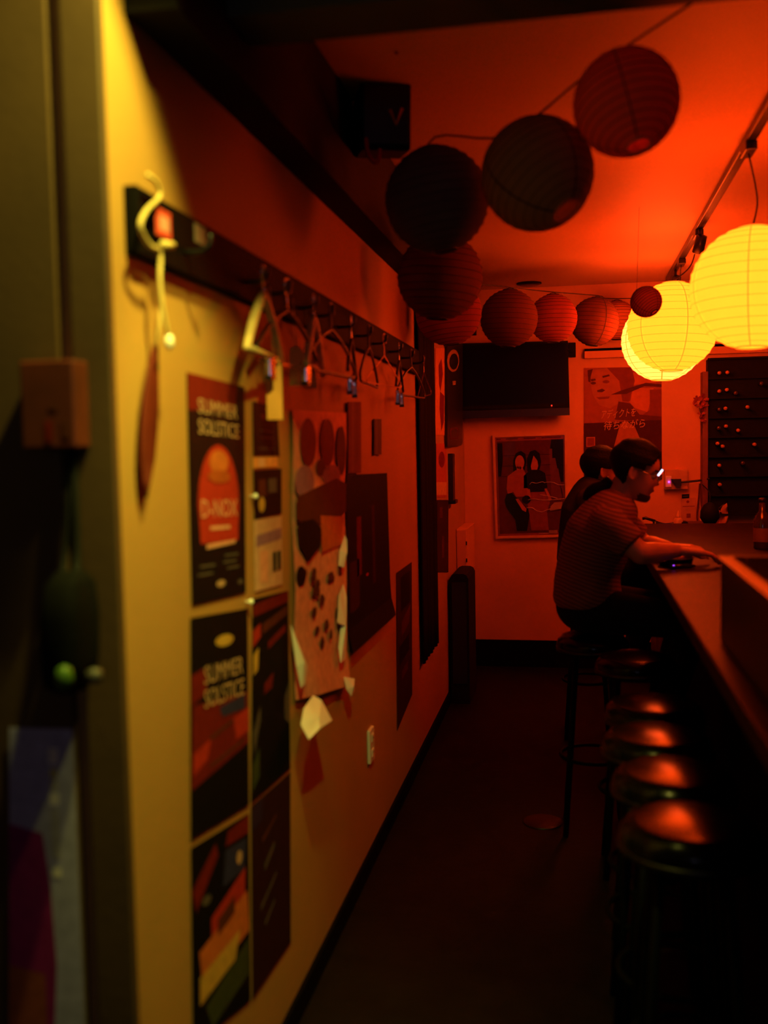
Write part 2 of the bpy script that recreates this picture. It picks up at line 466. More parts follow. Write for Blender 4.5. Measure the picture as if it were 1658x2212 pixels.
for (px, py, lb) in ((1498, 512, 'small black spotlight head on the track, nearer the camera'), (1452, 598, 'small black spotlight head on the track above the lit lantern')):
    p = at_z(px, py, ZC - 0.07)
    sp = empty('track_spotlight', (0.602, p.y, ZC - 0.03), label=lb, cat='spotlight', group='spotlights on the track')
    lathe('stem', [(0.008, -0.05), (0.008, 0.0)], BLACK, sp, 12)
    o = lathe('head', [(0.012, 0.045), (0.026, 0.04), (0.028, -0.04), (0.024, -0.045), (0.02, -0.035)], BLACK, sp, 20)
    o.location = (0.0, 0.0, -0.075); o.rotation_euler = (0.5, 0.2, 0)
p = at_z(1145, 622, ZC)
cv = empty('ceiling_vent', (p.x, min(p.y, 6.7), ZC), label='small round black vent on the ceiling by the back wall', cat='vent')
lathe('cover', [(0.075, 0.0), (0.075, -0.008), (0.06, -0.016), (0.02, -0.016)], BLACK, cv, 28)
lathe('rim', [(0.082, 0.0), (0.082, -0.006), (0.076, -0.009), (0.076, 0.0)], BLACKMATTE, cv, 28)

# ------------------------------------------------------------------ entrance downlight, added wall fill spot and street-side panel (behind / above the camera)
DL = Vector((-0.36, 1.35, 2.57))
dl = empty('downlight', (DL.x, DL.y, ZC), label='small yellowish ceiling downlight by the entrance', cat='downlight')
lathe('can', [(0.062, 0.0), (0.062, -0.020), (0.052, -0.020), (0.052, -0.004)], BLACK, dl, 28, caps=False)
lathe('lamp_face', [(0.05, -0.014), (0.05, -0.008)], mat('lamp_glass', (0.8, 0.7, 0.4), 0.3, emit=DOWNLIGHT_RGB, estr=3.0), dl, 28)
ld = bpy.data.lights.new('downlight_beam', 'SPOT'); lo = bpy.data.objects.new('downlight_beam', ld); C.objects.link(lo)
ld.color = DOWNLIGHT_RGB; ld.energy = DOWNLIGHT_W; ld.spot_size = math.radians(108); ld.spot_blend = 0.35; ld.shadow_soft_size = 0.025
lo.location = (0, 0, -0.026); lo.rotation_euler = Vector((0.44, 0.21, 0.87)).to_track_quat('Z', 'Y').to_euler(); lo.parent = dl
ps = empty('wall_fill_spot', (-0.10, 1.20, ZC), label='added fill spotlight out of view, brightening the poster wall', cat='spotlight')  # unseen fill lamp, added to brighten the low and far wall
aim = Vector((-0.263, 0.526, -0.81)).normalized(); aq = (-aim).to_track_quat('Z', 'Y').to_euler()
lathe('mount', [(0.035, 0.0), (0.035, -0.012), (0.010, -0.016), (0.010, -0.06)], BLACK, ps, 20)
o = lathe('head', [(0.020, 0.06), (0.038, 0.05), (0.040, -0.02), (0.036, -0.02), (0.032, 0.03)], BLACK, ps, 24, caps=False); o.location = (0, 0, -0.09); o.rotation_euler = aq
ld2 = bpy.data.lights.new('wall_fill_beam', 'SPOT'); lo2 = bpy.data.objects.new('wall_fill_beam', ld2); C.objects.link(lo2)
ld2.color = DOWNLIGHT_RGB; ld2.energy = WALLFILL_W; ld2.spot_size = math.radians(52); ld2.spot_blend = 0.4; ld2.shadow_soft_size = 0.02
lo2.location = Vector((0, 0, -0.09)) + aim * 0.025; lo2.rotation_euler = aq; lo2.parent = ps
sg = empty('light_panel', (0.35, -1.63, 1.75), label='cool white lit panel beside the street door behind the photographer', cat='sign')
box('housing', -0.32, 0.32, 0.0, 0.03, -0.18, 0.18, BLACK, sg, 0.004)
box('lit_face', -0.30, 0.30, 0.03, 0.034, -0.16, 0.16, mat('lit_panel_face', (0.6, 0.6, 0.7), 0.4, emit=COOL_RGB, estr=COOL_STRENGTH), sg)

# ------------------------------------------------------------------ the coat rail and its hangers on the left wall
RX0, RX1 = WX, WX + 0.025
cr = empty('coat_rail', (WX, 3.2, 1.94), label='long black coat rail board fixed along the poster wall', cat='coat rail')
box('board', RX0, RX1, at_x(296, 450, RX1).y, 4.74, 1.885, 2.0, BLACKWOOD, cr, 0.003)
PEG_Y = [1.82, 2.18, 2.36, 2.62, 2.80, 3.08, 3.35, 3.62, 3.95, 4.25, 4.55]
for y in PEG_Y:
    tube('peg', smooth_path([(RX1 - 0.002, y, 1.925), (RX1 + 0.03, y, 1.925), (RX1 + 0.048, y, 1.935), (RX1 + 0.052, y, 1.955)], 4), 0.005, STEEL, cr, 8)
world_children(cr)
st = box('round_sticker', RX1, RX1 + 0.001, *(lambda p: (p.y - 0.03, p.y + 0.03, p.z - 0.018, p.z + 0.018))(at_x(432, 508, RX1)), mat('worn_sticker', (0.22, 0.20, 0.16), 0.6))
tag(st, 'worn pale sticker on the black coat rail', 'sticker')

RED_TAG = mat('red_card', (0.62, 0.06, 0.03), 0.6, var=0.1)
CORDY = mat('yellowed_cord', (0.55, 0.40, 0.14), 0.6, var=0.1)
# curled cord hanging from the rail with a red tag and a clear bead
q = lambda px, py: at_x(px, py, -0.705)
cc = empty('curled_cord', q(340, 400), label='curled yellowish cord hanging off the rail near the door frame', cat='cord')
tube('cord', smooth_path([q(318, 378), q(338, 396), q(344, 425), q(316, 455), q(303, 490), q(322, 528), q(345, 545), q(345, 600), q(350, 660), q(362, 720)], 8), 0.0042, CORDY, cc, 8)
tube('cord_knot', [q(350, 528), q(372, 530)], 0.007, CORDY, cc, 8)
b = at_x(365, 738, -0.705)
lathe('bead', [(0.002, -0.014), (0.007, -0.009), (0.0085, 0), (0.007, 0.009), (0.002, 0.014)], mat('clear_bead', (0.9, 0.9, 0.85), 0.08, spec=0.8), cc, 16, center=b)
world_children(cc)
rt = empty('red_tag', at_x(352, 485, -0.715), label='small red tag with a pale centre on the coat rail', cat='tag')
p0, p1 = at_x(337, 445, -0.715), at_x(370, 522, -0.715)
box('card', -0.718, -0.714, p0.y, p1.y, p1.z, p0.z, RED_TAG, rt, 0.002)
box('printed_patch', -0.714, -0.7135, p0.y + 0.012, p1.y - 0.012, p1.z + 0.012, p0.z - 0.012, mat('pale_pink_print', (0.6, 0.3, 0.25), 0.6), rt)
world_children(rt)
# soft wall shadow under the cord, built as an added dark red shape
sh = empty('shadow_shape', at_x(325, 760, -0.742), label='soft shadow built as a long dark red shape on the yellow wall', cat='shadow_shape')
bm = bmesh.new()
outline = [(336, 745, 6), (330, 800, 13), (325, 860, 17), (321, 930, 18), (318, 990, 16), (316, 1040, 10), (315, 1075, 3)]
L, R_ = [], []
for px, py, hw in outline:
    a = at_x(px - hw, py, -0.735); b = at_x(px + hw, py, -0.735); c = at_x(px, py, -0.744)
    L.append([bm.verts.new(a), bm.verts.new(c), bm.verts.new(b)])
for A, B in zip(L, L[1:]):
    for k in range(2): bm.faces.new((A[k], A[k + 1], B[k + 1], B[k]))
o = from_bm('shadow_blade', bm, mat('shadow_dark_red', (0.10, 0.012, 0.004), 0.6, spec=0.15), sh, True)
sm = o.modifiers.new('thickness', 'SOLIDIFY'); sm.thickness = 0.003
tube('shadow_shape_loop', [at_x(336, 748, -0.738), at_x(345, 700, -0.735), at_x(348, 640, -0.73)], 0.0025, CORDY, sh, 6)
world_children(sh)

# clothes hangers
def hanger(kind, y, rz, label, dz=0.0, dx=0.0, tilt=0.0):
    root = empty('clothes_hanger', (RX1 + 0.04 + dx, y, 1.940 + dz), (0, tilt, rz), label, 'hanger', 'empty hangers on the coat rail')
    zz = 0.0
    if kind == 'wood':
        hk = smooth_path([(0, 0.022, -0.014), (0, 0.024, 0.004), (0, 0.008, 0.02), (0, -0.012, 0.012), (0, -0.008, -0.012), (0, 0, -0.03), (0, 0, -0.06)], 6)
        tube('hook', hk, 0.0022, CHROME, root, 6)
        for s in (-1, 1):
            pts = smooth_path([(0, 0, -0.040), (0, s * 0.05, -0.070), (0, s * 0.12, -0.120), (0, s * 0.19, -0.185)], 6)
            n = len(pts)
            tube('arm', pts, [0.0075 + 0.003 * math.sin(math.pi * i / n) for i in range(n)], WOOD, root, 10)
        tube('trouser_bar', [(0, -0.18, -0.178), (0, 0.18, -0.178)], 0.006, WOOD, root, 8)
    elif kind == 'plastic':
        M = mat('dark_hanger_plastic', (0.06, 0.03, 0.02), 0.35)
        tube('hook', smooth_path([(0, 0.022, -0.014), (0, 0.024, 0.004), (0, 0.008, 0.02), (0, -0.012, 0.012), (0, -0.008, -0.012), (0, 0, -0.03), (0, 0, -0.06)], 6), 0.003, M, root, 6)
        tri = smooth_path([(0, 0, -0.055), (0, 0.10, -0.09), (0, 0.195, -0.150), (0, 0.20, -0.172), (0, 0.18, -0.18), (0, 0, -0.18), (0, -0.18, -0.18), (0, -0.20, -0.172), (0, -0.195, -0.150), (0, -0.10, -0.09), (0, 0, -0.055)], 5)
        tube('frame', tri[:-1], 0.005, M, root, 8, True)
    elif kind == 'wire':
        M = mat('copper_wire', (0.55, 0.30, 0.2), 0.3, 1.0)
        tube('hook', smooth_path([(0, 0.022, -0.014), (0, 0.024, 0.004), (0, 0.008, 0.02), (0, -0.012, 0.012), (0, -0.008, -0.012), (0, 0, -0.03), (0, 0, -0.06)], 6), 0.0016, M, root, 6)
        tube('frame', [(0, 0, -0.06), (0, 0.19, -0.15), (0, 0.20, -0.16), (0, 0.19, -0.168), (0, -0.19, -0.168), (0, -0.20, -0.16), (0, -0.19, -0.15)], 0.0018, M, root, 6, True)
    elif kind == 'clip':
        M = mat('black_hanger', (0.02, 0.015, 0.012), 0.35)
        tube('hook', smooth_path([(0, 0.022, -0.014), (0, 0.024, 0.004), (0, 0.008, 0.02), (0, -0.012, 0.012), (0, -0.008, -0.012), (0, 0, -0.03), (0, 0, -0.06)], 6), 0.002, CHROME, root, 6)
        for s in (-1, 1):
            tube('arm', smooth_path([(0, 0, -0.055), (0, s * 0.10, -0.10), (0, s * 0.19, -0.165)], 6), 0.006, M, root, 8)
        tube('clip_bar', [(0, -0.17, -0.19), (0, 0.17, -0.19)], 0.0025, CHROME, root, 6)
        for s in (-1, 1):
            cl = box('clip', -0.008, 0.008, s * 0.11 - 0.016, s * 0.11 + 0.016, -0.225, -0.175, CHROME, root, 0.003)
            box('clip_pad', -0.009, 0.009, s * 0.11 - 0.012, s * 0.11 + 0.012, -0.232, -0.222, M, cl)
    return root
hanger('wood', 2.18, 0.10, 'pale wooden hanger nearest the camera on the coat rail', 0.0, 0.0)
hanger('clip', 2.36, -0.12, 'black clip hanger just past the pale wooden one', 0.0, 0.002)
hanger('wood', 2.62, 0.14, 'second pale wooden hanger, between two dark hangers', 0.0, 0.0)
hanger('plastic', 2.80, -0.10, 'dark plastic hanger beside the second wooden one', 0.0, 0.004)
hanger('clip', 3.08, 0.15, 'black clip hanger above the crumpled pink poster', 0.0, 0.0)
hanger('plastic', 3.35, 0.06, 'dark plastic hanger above the tall dark poster', 0.0, 0.0)
hanger('wire', 3.62, -0.14, 'copper wire hanger in the middle of the far group', 0.0, 0.002)
hanger('clip', 3.95, 0.10, 'black clip hanger third from the far end of the rail', 0.0, 0.0)
hanger('plastic', 4.25, -0.12, 'dark plastic hanger second from the far end of the rail', 0.0, 0.0)
hanger('wire', 4.55, 0.30, 'copper wire hanger at the far end of the rail, turned outward', 0.0, 0.01)

# small tags added in place of bright orange highlights on plastic
ORT = mat('orange_glint_card', (0.90, 0.42, 0.10), 0.4, var=0.1)
for px, py, lb in ((592, 838, 'long added tag for an orange glint hanging above the black flyer'), (640, 792, 'small added tag for an orange glint hanging between two clip hangers'), (668, 800, 'bright added tag for an orange glint hanging left of the copper wire hanger')):
    h_ = 0.075 if px == 592 else 0.05
    p = at_x(px, py, -0.70)
    t_ = empty('glint_tag', p, (0, 0, -0.9), lb, 'tag', 'added orange glint tags under the coat rail')
    bm = bmesh.new()
    pr = [(-0.02, -h_), (0.02, -h_), (0.02, h_ * 0.7), (0.01, h_), (-0.01, h_), (-0.02, h_ * 0.7)]
    A = [bm.verts.new((0.0006, a, b_)) for a, b_ in pr]; B = [bm.verts.new((-0.0006, a, b_)) for a, b_ in pr]
    bm.faces.new(A); bm.faces.new(B[::-1])
    for i in range(6): bm.faces.new((A[i], B[i], B[(i + 1) % 6], A[(i + 1) % 6]))
    from_bm('card', bm, ORT, t_)  # added card standing in for an orange highlight on plastic
    tube('thread', [(0, 0, h_), (-0.004, 0, h_ + 0.03), (-0.012, 0, 1.93 - p.z)], 0.0012, CORDY, t_, 5)

# a scarf strip and a strap hanging under the rail
def strip(name, px0, px1, py0, py1, x, mt, label, cat):
    f = quad_map((at_x(px0, py0, x), at_x(px1, py0, x), at_x(px1, py1, x), at_x(px0, py1, x)), Vector((1, 0, 0)))
    r = empty(name, at_x((px0 + px1) / 2, py1, x), label=label, cat=cat)
    sheet('cloth', f, mt, r, 0.004, nu=8, nv=8, curl=lambda s, t: 0.004 * math.sin(s * 9))
    world_children(r)
strip('scarf', 752, 779, 868, 1022, -0.738, mat('dark_red_cloth', (0.17, 0.045, 0.02), 0.8), 'dark red scarf strip hanging above the tall dark poster', 'scarf')
strip('strap', 808, 823, 905, 982, -0.740, mat('dark_strap', (0.06, 0.02, 0.012), 0.7), 'short dark strap hanging on the red lit wall', 'strap')

# ------------------------------------------------------------------ posters on the left wall
NX = Vector((1, 0, 0))
def wall_poster(name, label, tl, tr, br, bl, base, prints, x=WX + 0.003, cat='poster', curl=None, group=None):
    q4 = [at_x(*p, x) for p in (tl, tr, br, bl)]
    f = quad_map(q4, NX)
    c = (q4[2] + q4[3]) / 2
    r = empty(name, c, label=label, cat=cat, group=group)
    sheet('sheet', f, base, r, 0.001, curl=curl)
    for pr in prints:
        if pr[0] == 'text':
            _, body, s0, t0, s1, t1, m_ = pr; letters(f, body, s0, t0, s1, t1, 0.0016, m_, r)
        else:
            nm, m_, poly, lay = pr; patch(nm, f, poly, 0.0005 * lay, m_, r)
    world_children(r)
    return r
INK = lambda n, c: mat(n, c, 0.6, var=0.15, scale=40, spec=0.08)
I_BLK = INK('ink_black', (0.006, 0.0045, 0.004)); I_DKRED = INK('ink_dark_red', (0.16, 0.012, 0.006)); I_RED = INK('ink_red', (0.42, 0.03, 0.012)); I_ORG = INK('ink_orange', (0.55, 0.14, 0.03))
I_CREAM = INK('ink_cream', (0.55, 0.34, 0.20)); I_BLUE = INK('ink_blue', (0.03, 0.03, 0.10)); I_GREY = INK('ink_grey', (0.10, 0.08, 0.07)); I_MAUVE = INK('ink_mauve', (0.30, 0.15, 0.24))
I_PINK = INK('ink_pink', (0.70, 0.33, 0.22)); I_BROWN = INK('ink_brown', (0.10, 0.025, 0.010)); I_YEL = INK('ink_yellow', (0.55, 0.33, 0.06)); I_GREEN = INK('ink_green', (0.05, 0.06, 0.015)); I_WHITE = INK('ink_white', (0.7, 0.66, 0.6))

dome = [(0.16, 0.74)] + [(0.495 - 0.37 * math.cos(math.radians(a)), 0.57 - 0.275 * math.sin(math.radians(a))) for a in range(0, 181, 10)] + [(0.84, 0.74)]
wall_poster('event_poster', 'dark red event poster with an arched dome, top of the nearest column', (404, 804), (528, 836), (531, 1280), (415, 1308), I_BLK, [
    ('printed_band', I_DKRED, [(0.0, 0.0), (0.85, 0.0), (0.8, 0.13), (0.0, 0.16)], 1),
    ('text', 'SUMMER', 0.15, 0.10, 0.84, 0.165, I_CREAM), ('text', 'SOLSTICE', 0.15, 0.19, 0.86, 0.255, I_CREAM),
    ('printed_dome', I_RED, dome, 1), ('printed_glow', I_ORG, ellipse(0.49, 0.375, 0.17, 0.055), 2),
    ('printed_glow', INK('ink_deep_orange', (0.40, 0.08, 0.015)), ellipse(0.49, 0.44, 0.2, 0.03), 3),
    ('text', 'D-NOX', 0.17, 0.545, 0.82, 0.625, I_PINK), ('printed_line', I_PINK, rect(0.32, 0.665, 0.68, 0.682), 2),
    ('printed_line', I_PINK, [(0.25, 0.745), (0.78, 0.735), (0.78, 0.752), (0.25, 0.765)], 2),
    ('printed_block', I_GREY, rect(0.14, 0.835, 0.40, 0.845), 1), ('printed_block', I_GREY, rect(0.58, 0.80, 0.84, 0.81), 1), ('printed_block', I_GREY, rect(0.55, 0.83, 0.80, 0.84), 1), ('printed_block', I_GREY, rect(0.1, 0.87, 0.36, 0.88), 1), ('printed_block', I_GREY, rect(0.62, 0.86, 0.85, 0.87), 1),
    ('printed_emblem', I_CREAM, ellipse(0.5, 0.93, 0.08, 0.015), 1), ('printed_emblem', I_GREY, ellipse(0.88, 0.94, 0.05, 0.012), 1)])
wall_poster('event_poster', 'black and red event poster with tall block letters, middle of the nearest column', (412, 1335), (535, 1314), (538, 1738), (413, 1815), I_BLK, [
    ('printed_panel', I_DKRED, [(0, 0.26), (0.25, 0.24), (0.25, 0.36), (0, 0.40)], 1), ('printed_panel', I_DKRED, [(0.02, 0.40), (0.98, 0.42), (1.0, 0.68), (0.0, 0.78)], 1),
    ('printed_emblem', I_YEL, ellipse(0.55, 0.135, 0.16, 0.028), 1),
    ('text', 'SUMMER', 0.2, 0.235, 0.88, 0.32, I_CREAM), ('text', 'SOLSTICE', 0.2, 0.345, 0.9, 0.43, I_CREAM),
    ('printed_panel', I_BLUE, [(0.45, 0.45), (0.92, 0.43), (0.92, 0.5), (0.5, 0.5)], 2), ('printed_panel', I_RED, [(0.7, 0.53), (1.0, 0.5), (1.0, 0.62), (0.75, 0.64)], 2), ('printed_panel', I_RED, [(0.03, 0.62), (0.3, 0.58), (0.25, 0.67), (0.03, 0.72)], 2),
    ('printed_line', I_BROWN, [(0.3, 0.57), (0.7, 0.53), (0.7, 0.545), (0.3, 0.59)], 2), ('printed_line', I_BROWN, [(0.3, 0.70), (0.9, 0.65), (0.9, 0.665), (0.3, 0.72)], 2)])
wall_poster('event_poster', 'colourful festival poster low on the wall, bottom of the nearest column', (413, 1832), (537, 1757), (541, 2160), (418, 2262), I_BLK, [
    ('printed_panel', I_DKRED, [(0.0, 0.22), (0.38, 0.05), (0.42, 0.12), (0.06, 0.34)], 1), ('printed_panel', I_DKRED, [(0.6, 0.03), (1, 0.0), (1, 0.10), (0.55, 0.10)], 1),
    ('printed_panel', I_BLUE, [(0.55, 0.12), (0.95, 0.12), (0.9, 0.28), (0.5, 0.3)], 1), ('printed_emblem', I_CREAM, ellipse(0.8, 0.20, 0.05, 0.035), 2), ('printed_emblem', I_GREY, ellipse(0.22, 0.31, 0.07, 0.025), 2),
    ('printed_panel', I_RED, [(0.3, 0.42), (0.92, 0.27), (0.9, 0.45), (0.3, 0.55)], 1), ('printed_panel', I_ORG, [(0.1, 0.55), (0.95, 0.40), (0.98, 0.62), (0.15, 0.76)], 2), ('printed_panel', I_BROWN, [(0.4, 0.45), (0.7, 0.38), (0.7, 0.47), (0.4, 0.53)], 3),
    ('printed_panel', I_YEL, [(0.1, 0.68), (0.8, 0.58), (0.7, 0.72), (0.1, 0.82)], 3), ('printed_panel', I_GREEN, [(0.2, 0.85), (0.97, 0.66), (0.97, 0.85), (0.3, 0.98)], 1)])
wall_poster('gig_flyer', 'small black flyer with clipped corner beside the domed poster', (546, 866), (598, 880), (604, 985), (548, 985), I_BLK, [
    ('printed_line', I_GREY, rect(0.25, 0.5, 0.75, 0.53), 1), ('printed_line', I_GREY, rect(0.3, 0.63, 0.75, 0.66), 1), ('printed_emblem', I_BROWN, ellipse(0.4, 0.25, 0.12, 0.06), 1),
    ('printed_line', I_GREY, rect(0.2, 0.85, 0.8, 0.87), 1)])
wall_poster('gig_flyer', 'orange glint painted as a narrow band between two black flyers', (547, 988), (598, 986), (600, 1008), (548, 1012), INK('orange_glint', (0.85, 0.35, 0.10)), [('printed_patch', INK('pale_orange_glint', (0.9, 0.5, 0.3)), rect(0.2, 0.1, 0.45, 0.9), 1)])  # orange-lit glint in the flyer column, painted as a band
wall_poster('gig_flyer', 'black flyer with a yellow figure under the painted orange glint', (548, 1016), (608, 1012), (608, 1110), (550, 1122), I_BLK, [
    ('printed_figure', I_YEL, ellipse(0.25, 0.72, 0.11, 0.16), 1), ('printed_line', I_GREY, rect(0.5, 0.2, 0.8, 0.5), 1), ('printed_line', I_BROWN, rect(0.15, 0.2, 0.4, 0.55), 1)])
wall_poster('gig_flyer', 'pinkish white flyer with a dark band and the number 11', (550, 1124), (608, 1114), (610, 1262), (552, 1278), INK('pinkish_paper', (0.60, 0.36, 0.24)), [
    ('printed_band', I_MAUVE, [(0.04, 0.22), (0.97, 0.17), (0.97, 0.33), (0.04, 0.38)], 1), ('text', '1', 0.62, 0.5, 0.74, 0.78, I_BLK), ('text', '1', 0.8, 0.5, 0.92, 0.78, I_BLK), ('printed_block', I_PINK, rect(0.15, 0.45, 0.45, 0.9), 1)])
wall_poster('event_poster', 'dark festival poster with slanting red and yellow bands beside the block letters', (546, 1294), (622, 1276), (627, 1660), (543, 1735), I_BLK, [
    ('printed_band', I_DKRED, [(0.0, 0.03), (1, 0.0), (1, 0.06), (0.0, 0.09)], 1), ('printed_band', I_RED, [(0.0, 0.16), (0.2, 0.13), (0.2, 0.2), (0.0, 0.24)], 1), ('printed_band', I_BROWN, [(0.25, 0.14), (0.95, 0.08), (0.95, 0.13), (0.25, 0.19)], 1),
    ('printed_band', I_YEL, [(0.02, 0.28), (0.15, 0.25), (0.13, 0.36), (0.02, 0.38)], 1), ('printed_band', I_DKRED, [(0.4, 0.24), (0.9, 0.18), (0.9, 0.22), (0.4, 0.28)], 1), ('printed_band', I_DKRED, [(0.3, 0.45), (0.55, 0.41), (0.5, 0.49), (0.3, 0.5)], 1),
    ('printed_patch', I_GREY, [(0.02, 0.66), (0.2, 0.55), (0.2, 0.62), (0.05, 0.78)], 1), ('printed_patch', I_GREY, [(0.85, 0.58), (1, 0.5), (1, 0.75), (0.85, 0.7)], 1), ('printed_patch', I_GREEN, [(0.02, 0.82), (0.18, 0.75), (0.18, 0.9), (0.02, 0.95)], 1)])
wall_poster('event_poster', 'very dark poster with faint lines, lowest beside the festival poster', (543, 1742), (627, 1668), (628, 2035), (546, 2158), INK('ink_aubergine', (0.03, 0.008, 0.010)), [
    ('printed_patch', INK('ink_violet', (0.03, 0.015, 0.05)), [(0.0, 0.02), (0.25, 0.0), (0.25, 0.12), (0.0, 0.14)], 1), ('printed_line', I_BROWN, [(0.25, 0.22), (0.6, 0.16), (0.6, 0.18), (0.25, 0.25)], 1),
    ('printed_line', I_GREY, [(0.3, 0.37), (0.55, 0.30), (0.55, 0.33), (0.3, 0.41)], 1), ('printed_line', I_GREY, [(0.2, 0.57), (0.6, 0.48), (0.6, 0.5), (0.2, 0.6)], 1), ('printed_line', I_GREY, [(0.3, 0.68), (0.55, 0.62), (0.55, 0.64), (0.3, 0.71)], 1)])
# crumpled pink poster
def crinkle(s, t): return 0.006 + 0.005 * math.sin(s * 7 + t * 3) * math.sin(t * 11 + 1) + (0.014 * max(0, t - 0.86) / 0.14 if s > 0.3 else 0.02 * max(0, t - 0.8))
pk = [('printed_oval', I_DKRED, ellipse(0.22, 0.11, 0.14, 0.085), 22), ('printed_oval', I_DKRED, ellipse(0.58, 0.11, 0.14, 0.085), 22), ('printed_oval', I_BROWN, ellipse(0.87, 0.14, 0.10, 0.09), 22),
      ('printed_oval', I_BROWN, ellipse(0.45, 0.2, 0.09, 0.03), 22), ('printed_oval', I_MAUVE, ellipse(0.16, 0.25, 0.16, 0.06), 22), ('printed_oval', I_MAUVE, ellipse(0.66, 0.23, 0.18, 0.04), 23),
      ('printed_blob', I_BROWN, [(0.02, 0.30), (0.35, 0.27), (0.75, 0.24), (0.97, 0.26), (0.97, 0.36), (0.75, 0.40), (0.3, 0.40), (0.02, 0.38)], 24),
      ('printed_blob', I_BLK, [(0.02, 0.39), (0.3, 0.38), (0.45, 0.42), (0.42, 0.48), (0.2, 0.53), (0.05, 0.47)], 25), ('printed_blob', I_ORG, [(0.42, 0.37), (0.9, 0.38), (0.85, 0.48), (0.45, 0.50)], 26),
      ('printed_spot', I_BLK, ellipse(0.08, 0.575, 0.08, 0.035), 24)]
rnd = random.Random(3)
for k in range(17):
    s, t = rnd.uniform(0.12, 0.92), rnd.uniform(0.55, 0.84)
    pk.append(('printed_spot', I_BROWN, [(s + 0.045 * math.cos(a) * rnd.uniform(.6, 1.2), t + 0.022 * math.sin(a) * rnd.uniform(.6, 1.2)) for a in [i * 0.785 for i in range(8)]], 24))
wall_poster('crumpled_poster', 'crumpled pink poster with dark ovals and spots, curling at its foot', (628, 886), (742, 892), (744, 1480), (632, 1512), I_PINK, pk, curl=crinkle)
def flap(name, label, pts, x0, lifts, mt=WHITEP):
    """a folded scrap of paper standing off the wall; pts in the picture, lifts off the wall"""
    r = empty(name, at_x(*pts[0], x0), label=label, cat='paper scrap')
    bm = bmesh.new()
    vs = [bm.verts.new(at_x(px, py, x0 + l)) for (px, py), l in zip(pts, lifts)]
    c = bm.verts.new(sum((v.co for v in vs), Vector()) / len(vs) + Vector((0.012, 0, 0)))
    for i in range(len(vs)): bm.faces.new((vs[i], vs[(i + 1) % len(vs)], c))
    o = from_bm('paper', bm, mt, r)
    sm = o.modifiers.new('t', 'SOLIDIFY'); sm.thickness = 0.001
    world_children(r)
flap('paper_scrap', 'bright white folded paper scrap sticking out below the pink poster', [(676, 1502), (694, 1512), (717, 1556), (690, 1574), (667, 1597), (650, 1566), (656, 1530)], WX + 0.03, [0.0, 0.02, 0.05, 0.05, 0.04, 0.02, 0.01])
flap('paper_scrap', 'long pale triangular paper edge peeling left of the pink poster', [(628, 1350), (642, 1385), (664, 1440), (658, 1478), (650, 1486), (640, 1440)], WX + 0.015, [0.0, 0.01, 0.02, 0.02, 0.015, 0.01])
flap('paper_scrap', 'small white torn corner right of the white folded scrap', [(742, 1462), (765, 1466), (764, 1492), (758, 1504), (748, 1490)], WX + 0.02, [0.0, 0.02, 0.02, 0.02, 0.01])
flap('paper_scrap', 'upper white torn strip between the pink and the tall dark poster', [(744, 1156), (749, 1166), (747, 1200), (742, 1226), (731, 1222), (733, 1190)], WX + 0.018, [0.0, 0.01, 0.012, 0.01, 0.0, 0.0])
flap('paper_scrap', 'long lower white torn strip between the pink and the tall dark poster', [(741, 1262), (748, 1290), (748, 1380), (744, 1424), (735, 1432), (731, 1400), (736, 1350), (728, 1345), (732, 1285)], WX + 0.018, [0.0, 0.01, 0.012, 0.012, 0.01, 0.0, 0.0, 0.0, 0.0])
wall_poster('event_poster', 'tall nearly black poster with a slanting lower edge', (746, 1026), (834, 1022), (843, 1328), (748, 1412), I_BLK, [
    ('printed_streak', I_DKRED, rect(0.2, 0.25, 0.3, 0.6), 8), ('printed_streak', INK('ink_maroon', (0.05, 0.008, 0.004)), rect(0.55, 0.2, 0.62, 0.7), 8), ('printed_patch', INK('ink_maroon', (0.05, 0.008, 0.004)), rect(0.05, 0.5, 0.25, 0.8), 8), ('printed_spot', I_RED, ellipse(0.42, 0.62, 0.03, 0.01), 9)],
    curl=lambda s, t: 0.003 + 0.02 * max(0, t - 0.85) / 0.15)
wall_poster('torn_poster', 'narrow torn dark poster strip near the end of the wall', (856, 1238), (889, 1214), (890, 1500), (858, 1578), INK('ink_dark_brown', (0.035, 0.014, 0.010)), [
    ('printed_patch', I_BROWN, [(0.3, 0.35), (0.9, 0.3), (0.8, 0.42), (0.3, 0.45)], 1), ('printed_patch', I_BLK, rect(0.25, 0.05, 0.85, 0.28), 1), ('printed_patch', I_BLK, rect(0.15, 0.5, 0.8, 0.62), 1), ('printed_patch', I_BROWN, rect(0.3, 0.68, 0.7, 0.74), 1)])
for px, py, lb in ((541, 1072, 'white push pin between the domed poster and the black flyers'), (531, 1300, 'white push pin at the lower corner of the domed poster')):
    p = at_x(px, py, WX)
    pp = empty('push_pin', p, (0, math.pi / 2, 0), lb, 'push pin', 'white push pins')
    lathe('head', [(0.003, 0.0), (0.003, 0.008), (0.0065, 0.010), (0.0065, 0.015), (0.002, 0.018)], mat('pin_plastic', (0.9, 0.88, 0.8), 0.15, spec=0.8), pp, 14)
p0, p1 = at_x(788, 1576, WX), at_x(806, 1640, WX)
ot = empty('wall_outlet', (WX, (p0.y + p1.y) / 2, (p0.z + p1.z) / 2), label='white wall outlet plate low on the wall past the white scrap', cat='outlet')
dy, dz = 0.038, 0.062
box('plate', 0, 0.012, -dy, dy, -dz, dz, WHITEPL, ot, 0.003)
